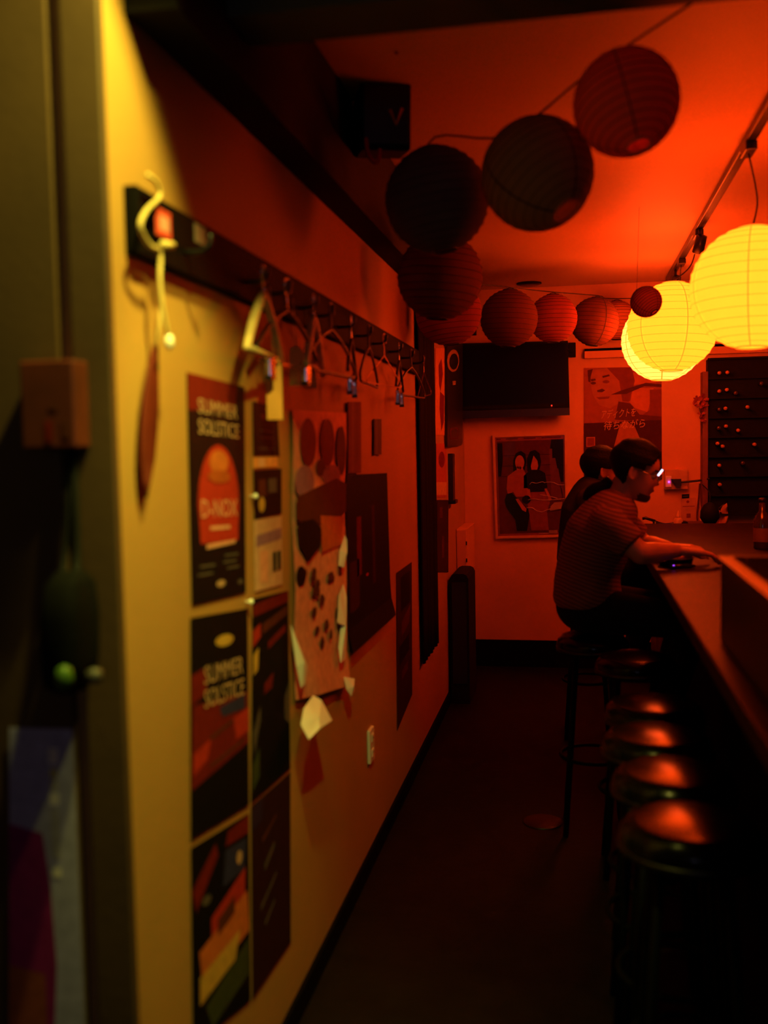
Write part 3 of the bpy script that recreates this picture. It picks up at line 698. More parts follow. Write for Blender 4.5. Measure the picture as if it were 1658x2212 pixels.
for s in (-1, 1):
    sk = box('socket', 0.012, 0.016, -0.016, 0.016, s * 0.028 - 0.015, s * 0.028 + 0.015, WHITEPL, ot, 0.002)
    for t in (-1, 1): box('slot', 0.0155, 0.0165, t * 0.006 - 0.0015, t * 0.006 + 0.0015, s * 0.028 - 0.005, s * 0.028 + 0.005, BLACK, sk)

# ------------------------------------------------------------------ dark cloth and posters past the end of the poster wall
cu = empty('dark_curtain', (WX, 5.05, 0.47), label='long black curtain hanging at the end of the poster wall', cat='curtain')
bm = bmesh.new(); prev = None
ys = [4.76 + 0.58 * i / 48 for i in range(49)]
cols = []
for i, y in enumerate(ys):
    xx = WX + 0.016 + 0.006 * math.sin(i * 0.9) + 0.003 * math.sin(i * 0.37)
    col = [bm.verts.new((xx + 0.004 * math.sin(i * 0.9 + 1) * (k / 10 - 1), y, 2.22 - 1.74 * k / 10)) for k in range(11)]
    cols.append(col)
for A, B in zip(cols, cols[1:]):
    for k in range(10): bm.faces.new((A[k], B[k], B[k + 1], A[k + 1]))
o = from_bm('cloth', bm, mat('black_cloth', (0.008, 0.005, 0.006), 0.9, spec=0.1), cu, True)
sm = o.modifiers.new('t', 'SOLIDIFY'); sm.thickness = 0.003
tube('curtain_rod', [(WX + 0.016, 4.74, 2.23), (WX + 0.016, 5.36, 2.23)], 0.008, BLACK, cu, 10)
world_children(cu)
def far_poster(label, tl, br, base, prints=(), cat='poster', name='wall_poster'):
    wall_poster(name, label, tl, (br[0], tl[1]), br, (tl[0], br[1]), base, prints)
far_poster('orange torn poster with dark marks beside the black curtain', (940, 752), (961, 940), INK('orange_poster', (0.6, 0.26, 0.07)), [
    ('printed_mark', I_DKRED, [(0.3, 0.2), (0.6, 0.12), (0.75, 0.3), (0.5, 0.5), (0.35, 0.42)], 1), ('printed_mark', I_DKRED, [(0.45, 0.5), (0.9, 0.55), (0.85, 0.85), (0.6, 0.95), (0.4, 0.7)], 1)])
far_poster('red poster with a white lower edge beside the black curtain', (942, 958), (964, 1074), INK('red_poster', (0.42, 0.10, 0.04)), [('printed_band', I_CREAM, rect(0, 0.72, 1, 0.96), 1), ('printed_mark', I_DKRED, ellipse(0.5, 0.3, 0.3, 0.15), 1)])
far_poster('dark lowest poster beside the black curtain', (944, 1080), (968, 1236), INK('brown_black_poster', (0.03, 0.012, 0.008)), [('printed_mark', I_BROWN, rect(0.2, 0.1, 0.45, 0.25), 1), ('printed_mark', I_BROWN, rect(0.4, 0.5, 0.6, 0.8), 1)])
# guitar-like black panel by the television
p = at_y(980, 860, 6.3)
bp = empty('black_plaque', (WX, 6.3, 1.5), label='black plaque with a gold ring and rounded foot left of the television', cat='plaque')
f = quad_map([at_x(a, b_, WX + 0.02) for a, b_ in ((966, 745), (999, 742), (999, 962), (966, 966))], NX)
rr = [(0.0, 0.0), (1.0, 0.0)] + [(1 - 0.18 + 0.18 * math.cos(math.radians(a)), 0.96 + 0.04 * math.sin(math.radians(a))) for a in range(0, 91, 15)] + [(0.0, 1.0)]
bm = bmesh.new()
top = [bm.verts.new(f(s, t, 0.0)) for s, t in rr]; bot = [bm.verts.new(f(s, t, -0.018)) for s, t in rr]
bm.faces.new(top); bm.faces.new(bot[::-1])
for i in range(len(rr)): bm.faces.new((top[i], bot[i], bot[(i + 1) % len(rr)], top[(i + 1) % len(rr)]))
from_bm('board', bm, BLACK, bp)
GOLD = INK('ink_gold', (0.35, 0.22, 0.05))
ring = ellipse(0.35, 0.16, 0.38, 0.11, 28); ring2 = ellipse(0.38, 0.17, 0.28, 0.08, 28)
patch('printed_ring', f, ring, 0.001, GOLD, bp); patch('printed_ring_centre', f, ring2, 0.0015, BLACK, bp)
patch('printed_mark', f, rect(0.3, 0.36, 0.5, 0.40), 0.001, GOLD, bp)
patch('printed_square', f, rect(0.15, 0.82, 0.68, 0.93), 0.001, I_BROWN, bp); patch('printed_square_centre', f, rect(0.22, 0.835, 0.61, 0.915), 0.0015, BLACK, bp)
world_children(bp)
p0, p1 = at_x(966, 980, WX), at_x(973, 1082, WX)
bk = empty('black_bracket', (WX, (p0.y + p1.y) / 2, p1.z), label='slim black upright bracket under the black plaque', cat='bracket')
box('upright', 0, 0.03, -0.05, 0.05, 0, p0.z - p1.z, BLACK, bk, 0.004); box('foot', 0, 0.045, -0.06, 0.06, -0.012, 0.01, BLACK, bk, 0.003)
# pale box and black speaker in the far corner
p0 = at_y(968, 1143, 6.35); p1 = at_y(1009, 1243, 6.35)
pb = empty('fuse_box', (WX, 6.35, p1.z), label='pale wall box above the black speaker in the far corner', cat='wall box')
box('case', WX, p1.x, 6.35, 6.86, p1.z, p0.z, BACKW, pb, 0.004)
box('lid', WX + 0.004, p1.x - 0.003, 6.338, 6.35, p1.z + 0.006, p0.z - 0.006, BACKW, pb, 0.003)
for dz in (0.09, 0.2): box('hinge', p1.x - 0.006, p1.x + 0.002, 6.333, 6.345, p0.z - dz - 0.012, p0.z - dz + 0.012, STEEL, pb)
world_children(pb)
p1 = at_y(1011, 1240, 5.85)
sk = empty('floor_speaker', (WX + 0.075, 6.05, 0), label='tall slim black speaker with rounded top standing in the far corner', cat='speaker')
sx0, sx1, sz = WX + 0.016, p1.x, p1.z
bm = bmesh.new()
prof = [(sx0, 0.0), (sx1, 0.0), (sx1, sz - 0.03), (sx1 - 0.012, sz - 0.008), (sx1 - 0.03, sz), (sx0 + 0.03, sz), (sx0 + 0.012, sz - 0.008), (sx0, sz - 0.03)]
A = [bm.verts.new((x, 5.85, z)) for x, z in prof]; B = [bm.verts.new((x, 6.25, z)) for x, z in prof]
bm.faces.new(A); bm.faces.new(B[::-1])
for i in range(len(prof)): bm.faces.new((A[i], B[i], B[(i + 1) % len(prof)], A[(i + 1) % len(prof)]))
from_bm('cabinet', bm, BLACKMATTE, sk)
box('grille', sx0 + 0.012, sx1 - 0.012, 5.843, 5.85, 0.12, sz - 0.05, BLACK, sk, 0.002)
world_children(sk)

# ------------------------------------------------------------------ speaker under the ceiling by the beam
c = at_y(824, 235, 3.0)
hs = empty('hanging_speaker', (c.x, c.y, c.z), (0.12, 0.0, 0.35), 'black speaker on a bracket under the ceiling by the dark beam', 'speaker')
box('cabinet', -0.075, 0.075, -0.08, 0.08, -0.13, 0.12, BLACKMATTE, hs, 0.008)
box('grille', -0.066, 0.066, -0.084, -0.08, -0.115, 0.105, BLACK, hs, 0.002)
tube('bracket', [(0, 0, 0.12), (0.0, 0.0, ZC - c.z + 0.02)], 0.012, BLACK, hs, 8)
tube('strap', [(0.01, -0.088, -0.02), (0.028, -0.088, -0.06), (0.046, -0.088, -0.015)], 0.005, I_ORG, hs, 6)
tube('handle', smooth_path([(-0.06, -0.085, -0.10), (-0.055, -0.10, -0.15), (-0.03, -0.10, -0.17), (-0.02, -0.09, -0.13)], 5), 0.006, I_RED, hs, 6)
box('badge', -0.05, -0.042, -0.087, -0.084, 0.055, 0.07, I_ORG, hs)
# dangling charms on the beam near the speaker
for (px, py, h, m_, lb) in ((757, 75, 0.05, I_DKRED, 'small dark red paper charm hanging nearest the cross beam'), (815, 95, 0.035, I_DKRED, 'small dark red paper charm hanging beside the speaker'), (856, 105, 0.03, I_DKRED, 'tiny dark red paper charm hanging right of the speaker')):
    p = at_y(px, py, 2.7)
    ch = empty('paper_charm', p, label=lb, cat='charm', group='paper charms under the ceiling')
    lathe('charm', [(0.002, -h / 2), (h * 0.3, -h * 0.1), (h * 0.25, h * 0.3), (0.002, h / 2)], m_, ch, 10)
    tube('thread', [(0, 0, h / 2), (0, 0, ZC - p.z)], 0.001, CORD, ch, 4)

# ------------------------------------------------------------------ things on the door-side wall at the very left
YF = YJ - 0.02
NY = Vector((0, -1, 0))
p0, p1 = at_y(40, 780, YF - 0.05), at_y(165, 968, YF - 0.05)
ws = empty('wooden_sign', ((p0.x + p1.x) / 2, YF, p1.z), label='reddish wooden sign block on the entrance wall at the left edge', cat='sign')
box('block', p0.x, p1.x, YF - 0.05, YF, p1.z, p0.z, REDWOOD, ws, 0.004)
f = quad_map([Vector((p0.x, YF - 0.0505, p0.z)), Vector((p1.x, YF - 0.0505, p0.z)), Vector((p1.x, YF - 0.0505, p1.z)), Vector((p0.x, YF - 0.0505, p1.z))], NY)
patch('carved_mark', f, ellipse(0.62, 0.52, 0.09, 0.05), 0.0006, I_BROWN, ws); patch('carved_mark', f, rect(0.45, 0.68, 0.58, 0.92), 0.0006, I_DKRED, ws); patch('carved_mark', f, rect(0.75, 0.66, 0.92, 0.88), 0.0006, I_BROWN, ws)
world_children(ws)
q = lambda px, py, y=YF - 0.06: at_y(px, py, y)
bg = empty('shoulder_bag', q(155, 1480), label='black shoulder bag hanging by its strap below the wooden sign', cat='bag')
tube('strap', smooth_path([q(158, 940, YF - 0.02), q(160, 1010, YF - 0.02), q(163, 1100, YF - 0.025), q(166, 1210, YF - 0.03), q(162, 1260)], 5), 0.007, BLACKMATTE, bg, 8)
tube('strap', smooth_path([q(150, 940, YF - 0.02), q(146, 1100, YF - 0.025), q(138, 1210, YF - 0.03), q(128, 1280)], 5), 0.006, BLACKMATTE, bg, 8)
bm = bmesh.new()
pr = [(1235, 30, .02), (1260, 44, .045), (1330, 50, .055), (1420, 50, .055), (1470, 44, .05), (1490, 30, .03)]
rings = []
for py, hw, dp in pr:
    c0 = q(152, py); ww = hw / F_PX * (YF - 0.04)
    rings.append([bm.verts.new(c0 + Vector((ww * math.copysign(abs(math.cos(a)) ** 0.6, math.cos(a)), dp * math.copysign(abs(math.sin(a)) ** 0.6, math.sin(a)), 0))) for a in [2 * math.pi * k / 24 for k in range(24)]])
for A, B in zip(rings, rings[1:]):
    for k in range(24): bm.faces.new((A[k], A[(k + 1) % 24], B[(k + 1) % 24], B[k]))
bm.faces.new(rings[0]); bm.faces.new(rings[-1][::-1])
from_bm('bag_body', bm, mat('black_nylon', (0.004, 0.004, 0.0035), 0.8, bump=0.1, spec=0.08), bg, True)
g = q(139, 1462, YF - 0.13)
lathe('green_charm', [(0.003, -0.02), (0.012, -0.015), (0.014, 0.0), (0.011, 0.013), (0.003, 0.018)], mat('green_plastic', (0.06, 0.14, 0.01), 0.4), bg, 16, center=g)
g = q(204, 1460, YF - 0.12)
lathe('metal_buckle', [(0.003, -0.012), (0.012, -0.008), (0.012, 0.008), (0.003, 0.012)], mat('grey_metal', (0.10, 0.095, 0.08), 0.5, 0.3), bg, 14, center=g)
world_children(bg)
f = quad_map([q(20, 1572, YF - 0.006), q(156, 1575, YF - 0.006), q(184, 2250, YF - 0.006), q(20, 2250, YF - 0.006)], NY)
np_ = empty('notice_poster', q(100, 2230, YF - 0.006), label='grey notice with yellow lettering low on the entrance wall', cat='poster')
sheet('sheet', f, INK('slate_grey_paper', (0.34, 0.33, 0.50)), np_, 0.001)
for (t0, t1, m_) in ((0.06, 0.11, I_WHITE), (0.20, 0.24, I_WHITE), (0.25, 0.41, INK('ink_light_grey', (0.32, 0.30, 0.33))), (0.44, 0.47, I_WHITE)):
    patch('printed_line', f, rect(0.62, t0, 0.76, t1), 0.0006, m_, np_)
for k_, (t0, t1) in enumerate(((0.125, 0.155), (0.162, 0.192))):
    for s0, s1 in ((0.64, 0.68), (0.70, 0.74)): letters(f, '10'[k_], s0, t0, s1, t1, 0.0008, INK('bright_yellow', (0.7, 0.62, 0.02)), np_)
patch('printed_panel', f, [(0.0, 0.30), (0.5, 0.33), (0.6, 0.5), (0.66, 0.75), (0.6, 1.0), (0.0, 1.0)], 0.0006, INK('ink_magenta', (0.22, 0.015, 0.12)), np_)
patch('printed_panel', f, [(0.0, 0.75), (0.5, 0.78), (0.52, 1.0), (0.0, 1.0)], 0.0010, INK('ink_rust', (0.25, 0.06, 0.03)), np_)
world_children(np_)

# ------------------------------------------------------------------ back wall
def glass_mat(name, tint=(1, 1, 1), rough=0.03, ior=1.45, bump=0.0, bscale=10):
    if name in MATS: return MATS[name]
    mt = bpy.data.materials.new(name); mt.use_nodes = True
    nt = mt.node_tree; nt.nodes.remove(nt.nodes['Principled BSDF']); out = nt.nodes['Material Output']
    tr_ = nt.nodes.new('ShaderNodeBsdfTransparent'); tr_.inputs[0].default_value = (*tint, 1)
    gl = nt.nodes.new('ShaderNodeBsdfGlossy'); gl.inputs['Roughness'].default_value = rough
    fr = nt.nodes.new('ShaderNodeFresnel'); fr.inputs[0].default_value = ior
    mx = nt.nodes.new('ShaderNodeMixShader')
    if bump:
        nz = nt.nodes.new('ShaderNodeTexNoise'); nz.inputs['Scale'].default_value = bscale; nz.inputs['Detail'].default_value = 3
        tc = nt.nodes.new('ShaderNodeTexCoord'); bp_ = nt.nodes.new('ShaderNodeBump'); bp_.inputs['Strength'].default_value = bump
        nt.links.new(tc.outputs['Object'], nz.inputs['Vector']); nt.links.new(nz.outputs['Fac'], bp_.inputs['Height'])
        nt.links.new(bp_.outputs[0], gl.inputs['Normal']); nt.links.new(bp_.outputs[0], fr.inputs['Normal'])
    nt.links.new(fr.outputs[0], mx.inputs[0]); nt.links.new(tr_.outputs[0], mx.inputs[1]); nt.links.new(gl.outputs[0], mx.inputs[2]); nt.links.new(mx.outputs[0], out.inputs[0])
    MATS[name] = mt
    return mt
NB = Vector((0, -1, 0))
def corner_quad(tl, tr, br, bl, y): return [at_y(*p, y) for p in (tl, tr, br, bl)]

# television on its bracket
q4 = corner_quad((984, 742), (1226, 736), (1230, 897), (986, 905), YB - 0.14)
f = quad_map(q4, NB)
tv = empty('television', ((q4[2] + q4[3]) / 2) * 1.0, label='black flat television switched off on the back wall', cat='television')
bm = bmesh.new()
A = [bm.verts.new(f(s, t, 0.0)) for s, t in rect(0, 0, 1, 1)]; B = [bm.verts.new(f(s, t, -0.05)) for s, t in rect(0.02, 0.02, 0.98, 0.98)]
bm.faces.new(A); bm.faces.new(B[::-1])
for i in range(4): bm.faces.new((A[i], B[i], B[(i + 1) % 4], A[(i + 1) % 4]))
from_bm('case', bm, BLACKMATTE, tv)
patch('screen', f, rect(0.025, 0.03, 0.975, 0.83), 0.002, mat('dark_screen', (0.003, 0.003, 0.004), 0.3, var=0, spec=0.15), tv)
bm = bmesh.new()
A = [bm.verts.new(f(s, t, 0.0)) for s, t in rect(0, 0.87, 1, 1)]; B = [bm.verts.new(f(s, t, 0.02)) for s, t in rect(0, 0.9, 1, 1)]
bm.faces.new(B)
for i in range(4): bm.faces.new((A[i], B[i], B[(i + 1) % 4], A[(i + 1) % 4]))
from_bm('speaker_bar', bm, BLACK, tv)
patch('standby_light', f, ellipse(0.845, 0.862, 0.006, 0.010, 10), 0.003, mat('standby_led', (0.5, 0.02, 0.01), 0.4, emit=(1.0, 0.02, 0.01), estr=3), tv)
c = f(0.5, 0.5, -0.05)
box('wall_bracket', c.x - 0.12, c.x + 0.12, YB - 0.10, YB, c.z - 0.08, c.z + 0.08, STEEL, tv)
world_children(tv)
p0, p1 = at_y(1227, 742, YB), at_y(1243, 772, YB)
mb = empty('black_mount', ((p0.x + p1.x) / 2, YB, p1.z), label='small black mounting block beside the television top corner', cat='mount')
box('block', p0.x, p1.x, YB - 0.06, YB, p1.z, p0.z, BLACKMATTE, mb, 0.004); tube('arm', [((p0.x + p1.x) / 2, YB - 0.06, p1.z + 0.03), ((p0.x + p1.x) / 2 - 0.06, YB - 0.09, p1.z + 0.05)], 0.008, BLACKMATTE, mb)
world_children(mb)

# framed print of two people
q4 = corner_quad((1063, 940), (1224, 934), (1226, 1160), (1070, 1164), YB - 0.03)
f = quad_map(q4, NB)
fp = empty('framed_print', (q4[2] + q4[3]) / 2, label='framed print of two seated figures under crinkled film on the back wall', cat='picture')
FR = mat('pale_wood_frame', (0.60, 0.33, 0.13), 0.45, var=0.1)
fw, fh = 0.032, 0.024
for poly in ([(0, 0), (1, 0), (1 - fw, fh), (fw, fh)], [(1, 0), (1, 1), (1 - fw, 1 - fh), (1 - fw, fh)], [(1, 1), (0, 1), (fw, 1 - fh), (1 - fw, 1 - fh)], [(0, 1), (0, 0), (fw, fh), (fw, 1 - fh)]):
    bm = bmesh.new()
    A = [bm.verts.new(f(s, t, 0.0)) for s, t in poly]; B = [bm.verts.new(f(s, t, -0.028)) for s, t in poly]
    bm.faces.new(A); bm.faces.new(B[::-1])
    for i in range(4): bm.faces.new((A[i], B[i], B[(i + 1) % 4], A[(i + 1) % 4]))
    from_bm('frame_side', bm, FR, fp)
G = lambda n, c: mat('print_' + n, c, 0.6, var=0.12, scale=30, spec=0.05)
pap = patch('print_sheet', f, rect(fw, fh, 1 - fw, 1 - fh), -0.012, G('red_brown', (0.20, 0.075, 0.045)), fp)
def ink(nm, col, poly, lay): patch(nm, f, poly, -0.012 + 0.0006 * lay, G(col[0], col[1]), fp)
K = ('black', (0.010, 0.007, 0.009)); MA = ('maroon', (0.10, 0.022, 0.022)); PU = ('violet', (0.09, 0.03, 0.09)); SK = ('skin', (0.40, 0.12, 0.045)); SH = ('shirt_orange', (0.33, 0.085, 0.028)); NV = ('navy', (0.012, 0.010, 0.022)); MV = ('dull_mauve', (0.14, 0.045, 0.05)); SKT = ('skirt', (0.24, 0.055, 0.022))
ink('printed_wall', MA, rect(0.06, 0.065, 0.95, 0.955), 1)
ink('printed_steps', K, [(0.06, 0.08), (0.13, 0.08), (0.13, 0.25), (0.1, 0.25), (0.1, 0.4), (0.06, 0.4)], 2)
ink('printed_steps', K, [(0.79, 0.06), (0.95, 0.06), (0.95, 0.47), (0.88, 0.47), (0.88, 0.34), (0.84, 0.34), (0.84, 0.24), (0.80, 0.24), (0.80, 0.15), (0.77, 0.15)], 2)
ink('printed_glow', PU, [(0.16, 0.08), (0.31, 0.07), (0.29, 0.2), (0.15, 0.23)], 2)
ink('printed_block', MV, [(0.76, 0.15), (0.80, 0.15), (0.80, 0.24), (0.84, 0.24), (0.84, 0.34), (0.88, 0.34), (0.88, 0.48), (0.95, 0.5), (0.95, 0.66), (0.78, 0.62)], 3)
for t in (0.2, 0.3, 0.4): ink('printed_line', K, rect(0.1, t, 0.78, t + 0.004), 3)
ink('printed_hair', K, [(0.27, 0.36), (0.27, 0.25), (0.31, 0.18), (0.38, 0.16), (0.44, 0.19), (0.45, 0.27), (0.42, 0.35), (0.40, 0.42), (0.28, 0.4)], 5)
ink('printed_face', SK, ellipse(0.36, 0.27, 0.062, 0.068), 6); ink('printed_neck', SK, [(0.32, 0.31), (0.40, 0.31), (0.41, 0.37), (0.31, 0.37)], 6)
ink('printed_shirt', SH, [(0.30, 0.345), (0.41, 0.34), (0.45, 0.4), (0.47, 0.60), (0.30, 0.60), (0.26, 0.55), (0.19, 0.58), (0.17, 0.52), (0.19, 0.40)], 7)
ink('printed_trousers', K, [(0.17, 0.57), (0.24, 0.56), (0.32, 0.62), (0.46, 0.72), (0.48, 0.78), (0.44, 0.93), (0.30, 0.93), (0.28, 0.82), (0.16, 0.70), (0.14, 0.63)], 8)
ink('printed_trousers', K, ellipse(0.44, 0.63, 0.06, 0.04), 8)
ink('printed_arm', SK, [(0.29, 0.62), (0.33, 0.62), (0.44, 0.72), (0.43, 0.75), (0.38, 0.73)], 9)
ink('printed_hair', K, [(0.46, 0.36), (0.46, 0.24), (0.50, 0.17), (0.57, 0.155), (0.63, 0.19), (0.65, 0.27), (0.63, 0.34), (0.55, 0.36)], 5)
ink('printed_face', SK, [(0.55, 0.21), (0.60, 0.26), (0.61, 0.31), (0.59, 0.355), (0.52, 0.355), (0.51, 0.31), (0.53, 0.25)], 6)
ink('printed_sweater', NV, [(0.50, 0.345), (0.62, 0.345), (0.70, 0.38), (0.73, 0.52), (0.69, 0.53), (0.68, 0.56), (0.50, 0.56), (0.48, 0.52), (0.41, 0.52), (0.41, 0.40)], 7)
ink('printed_arm', SK, [(0.45, 0.53), (0.49, 0.53), (0.50, 0.62), (0.46, 0.65)], 8); ink('printed_arm', SK, [(0.69, 0.53), (0.72, 0.53), (0.79, 0.64), (0.75, 0.65)], 8)
ink('printed_skirt', SKT, [(0.50, 0.56), (0.69, 0.56), (0.76, 0.66), (0.72, 0.75), (0.74, 0.93), (0.50, 0.93), (0.47, 0.75), (0.45, 0.65)], 7)
ink('printed_band', ('dull_red', (0.26, 0.06, 0.03)), rect(fw, fh, 1 - fw, 0.062), 4); ink('printed_band', ('dull_red', (0.26, 0.06, 0.03)), rect(fw, 0.955, 1 - fw, 1 - fh), 4)
for s0, s1 in ((0.05, 0.11), (0.18, 0.34), (0.42, 0.58), (0.66, 0.92)): ink('printed_line', MA, rect(s0, 0.036, s1, 0.048), 6)
patch('film_pane', f, rect(fw, fh, 1 - fw, 1 - fh), -0.002, glass_mat('clear_film', rough=0.08, bump=0.25, bscale=14), fp)
CREASE_GLINT = mat('film_crease_glint', (0.75, 0.68, 0.78), 0.2, spec=0.8, var=0.05)  # real film creases; the light they catch is put into the pale colour
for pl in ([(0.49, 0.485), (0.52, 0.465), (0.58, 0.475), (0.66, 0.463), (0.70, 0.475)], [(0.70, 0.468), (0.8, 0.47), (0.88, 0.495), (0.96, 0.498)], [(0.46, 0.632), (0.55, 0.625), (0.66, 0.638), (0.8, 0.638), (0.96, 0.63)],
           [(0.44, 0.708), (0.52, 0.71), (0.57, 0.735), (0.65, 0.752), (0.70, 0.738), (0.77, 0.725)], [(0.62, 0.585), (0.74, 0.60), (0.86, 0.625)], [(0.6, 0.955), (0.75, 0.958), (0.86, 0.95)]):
    tube('film_crease_glint', smooth_path([f(s, t, -0.0005) for s, t in pl], 4), 0.0012, CREASE_GLINT, fp, 5)
patch('tape', f, [(0.77, 0.70), (0.82, 0.665), (0.93, 0.66), (0.92, 0.725), (0.76, 0.745)], -0.0008, mat('cloudy_tape', (0.30, 0.18, 0.20), 0.4), fp)
patch('tape', f, [(0.74, 0.93), (0.86, 0.93), (0.85, 0.965), (0.74, 0.96)], 0.0008, mat('cloudy_tape', (0.30, 0.18, 0.20), 0.4), fp)
world_children(fp)

# film poster
q4 = corner_quad((1260, 795), (1428, 792), (1429, 1036), (1261, 1038), YB - 0.004)
f = quad_map(q4, NB)
mp = empty('film_poster', (q4[2] + q4[3]) / 2, label='film poster with a large pale face and brushed Japanese title behind the man', cat='poster')
H = lambda n, c: mat('film_' + n, c, 0.6, var=0.10, scale=22, spec=0.05)
def fi(nm, n_, c, poly, lay): patch(nm, f, poly, 0.0005 * lay, H(n_, c), mp)
sheet('sheet', f, H('mid', (0.33, 0.10, 0.028)), mp, 0.001)
fi('printed_face', 'pale', (0.40, 0.145, 0.04), [(0.10, 0.02), (0.40, 0.0), (0.52, 0.05), (0.55, 0.2), (0.50, 0.3), (0.34, 0.36), (0.2, 0.33), (0.12, 0.24), (0.08, 0.12)], 1)
fi('printed_hair', 'dark', (0.10, 0.028, 0.012), [(0.05, 0.02), (0.12, 0.01), (0.09, 0.08), (0.09, 0.13), (0.06, 0.12)], 2)
fi('printed_hair', 'shade', (0.22, 0.055, 0.018), [(0.3, 0.0), (0.62, 0.0), (0.66, 0.12), (0.60, 0.30), (0.5, 0.3), (0.46, 0.12)], 2)
fi('printed_brow', 'dark', (0.10, 0.028, 0.012), [(0.09, 0.10), (0.15, 0.095), (0.16, 0.11), (0.10, 0.12)], 3); fi('printed_brow', 'dark', (0.10, 0.028, 0.012), [(0.24, 0.075), (0.33, 0.06), (0.34, 0.075), (0.25, 0.09)], 3)
fi('printed_eye', 'dark', (0.10, 0.028, 0.012), ellipse(0.125, 0.135, 0.035, 0.012), 4); fi('printed_eye', 'shade', (0.22, 0.055, 0.018), ellipse(0.29, 0.125, 0.045, 0.014), 4)
fi('printed_nose', 'dark', (0.13, 0.03, 0.012), [(0.17, 0.20), (0.24, 0.185), (0.28, 0.20), (0.24, 0.217), (0.18, 0.215)], 4); fi('printed_mouth', 'shade', (0.22, 0.055, 0.018), [(0.16, 0.26), (0.34, 0.255), (0.32, 0.275), (0.2, 0.28)], 4)
fi('printed_sky', 'light', (0.52, 0.17, 0.035), [(0.64, 0.05), (1.0, 0.02), (1.0, 0.13), (0.62, 0.16)], 1)
fi('printed_hill', 'dark', (0.10, 0.028, 0.012), [(0.35, 0.24), (0.5, 0.2), (0.8, 0.14), (1.0, 0.155), (1.0, 0.18), (0.78, 0.17), (0.55, 0.235)], 3)
fi('printed_sky', 'light', (0.50, 0.165, 0.035), [(0.64, 0.18), (0.9, 0.19), (0.82, 0.4), (0.66, 0.36), (0.58, 0.3)], 2)
fi('printed_hill', 'shade', (0.20, 0.05, 0.018), [(0.85, 0.2), (1.0, 0.2), (1.0, 0.52), (0.7, 0.45), (0.85, 0.38)], 3)
fi('printed_hill', 'darker', (0.12, 0.03, 0.012), [(0.45, 0.3), (0.6, 0.32), (0.72, 0.42), (1.0, 0.44), (1.0, 0.5), (0.4, 0.46)], 4)
fi('printed_coat', 'deep', (0.065, 0.016, 0.010), [(0.0, 0.49), (1.0, 0.47), (1.0, 1.0), (0.0, 1.0)], 5)
fi('printed_figure', 'pale', (0.36, 0.10, 0.028), [(0.47, 0.50), (0.56, 0.48), (0.66, 0.53), (0.72, 0.66), (0.80, 0.76), (0.36, 0.78), (0.42, 0.62)], 6)
fi('printed_ground', 'black', (0.02, 0.007, 0.006), [(0.0, 0.77), (1.0, 0.75), (1.0, 1.0), (0.0, 1.0)], 6)
fi('printed_square', 'outline', (0.42, 0.14, 0.05), rect(0.03, 0.612, 0.145, 0.70), 7); fi('printed_square_centre', 'square', (0.22, 0.05, 0.02), rect(0.042, 0.621, 0.133, 0.691), 8)
LT = H('title', (0.62, 0.34, 0.16))
def slanted(body, a, b_, h):
    vs, fs = text_mesh(body)
    me = bpy.data.meshes.new('title'); me.from_pydata([f(a[0] + (b_[0] - a[0]) * u + 0.02 * (1 - v), a[1] + (b_[1] - a[1]) * v - 0.02 * u, h) for u, v in vs], [], fs); me.update()
    return link('title', me, LT, mp)
slanted('アディクトを', (0.22, 0.375), (0.66, 0.455), 0.0055); slanted('待ちながら', (0.25, 0.475), (0.78, 0.555), 0.0055)
letters(f, '公開 迫る ･ ･ ･', 0.06, 0.725, 0.33, 0.740, 0.0055, LT, mp)
world_children(mp)

# black bottle rack at the right of the back wall
RXA = at_y(1529, 900, YB - 0.12).x
br = empty('bottle_rack', (RXA + 0.3, YB, 0.9), label='tall black bottle rack with glinting bottle ends right of the film poster', cat='rack')
zt, zb_ = at_y(1540, 775, YB - 0.12).z, at_y(1540, 1112, YB - 0.12).z
box('back_panel', RXA, WR - 0.01, YB - 0.09, YB, zb_, zt, BLACKMATTE, br)
box('side_post', RXA - 0.035, RXA, YB - 0.12, YB, zb_ - 0.02, zt - 0.08, mat('rust_red_post', (0.16, 0.05, 0.02), 0.6), br, 0.003)
dz = (zt - zb_) / 8
for k in range(9): box('shelf', RXA, WR - 0.01, YB - 0.12, YB - 0.09, zb_ + k * dz - 0.006, zb_ + k * dz + 0.006, BLACKMATTE, br)
world_children(br)
GLINT = [mat('amber_bottle_glass', (0.50, 0.20, 0.05), 0.15, spec=0.9, var=0.1), mat('dark_bottle_glass', (0.06, 0.03, 0.02), 0.12, spec=0.9, var=0.1)]
spots = [(1550, 807, 0), (1550, 846, 0), (1550, 885, 1), (1563, 883, 0), (1549, 925, 1), (1564, 921, 0), (1557, 964, 0), (1546, 958, 0), (1550, 1005, 0), (1551, 1046, 0), (1567, 806, 0), (1566, 843, 0), (1585, 850, 1), (1590, 930, 0), (1600, 1000, 1), (1610, 880, 0), (1625, 960, 0), (1640, 830, 1)]
places = ['in the top row by the post', 'in the second row by the post', 'in the third row by the post', 'in the third row', 'in the fourth row by the post', 'in the fourth row', 'in the fifth row', 'in the fifth row by the post', 'in the sixth row', 'in the lowest row', 'in the top row, second from the post', 'in the second row, second from the post', 'in the second row, third from the post', 'in the fourth row, third from the post', 'in the sixth row, third from the post', 'in the third row, third from the post', 'in the fifth row, third from the post', 'in the top row, third from the post']
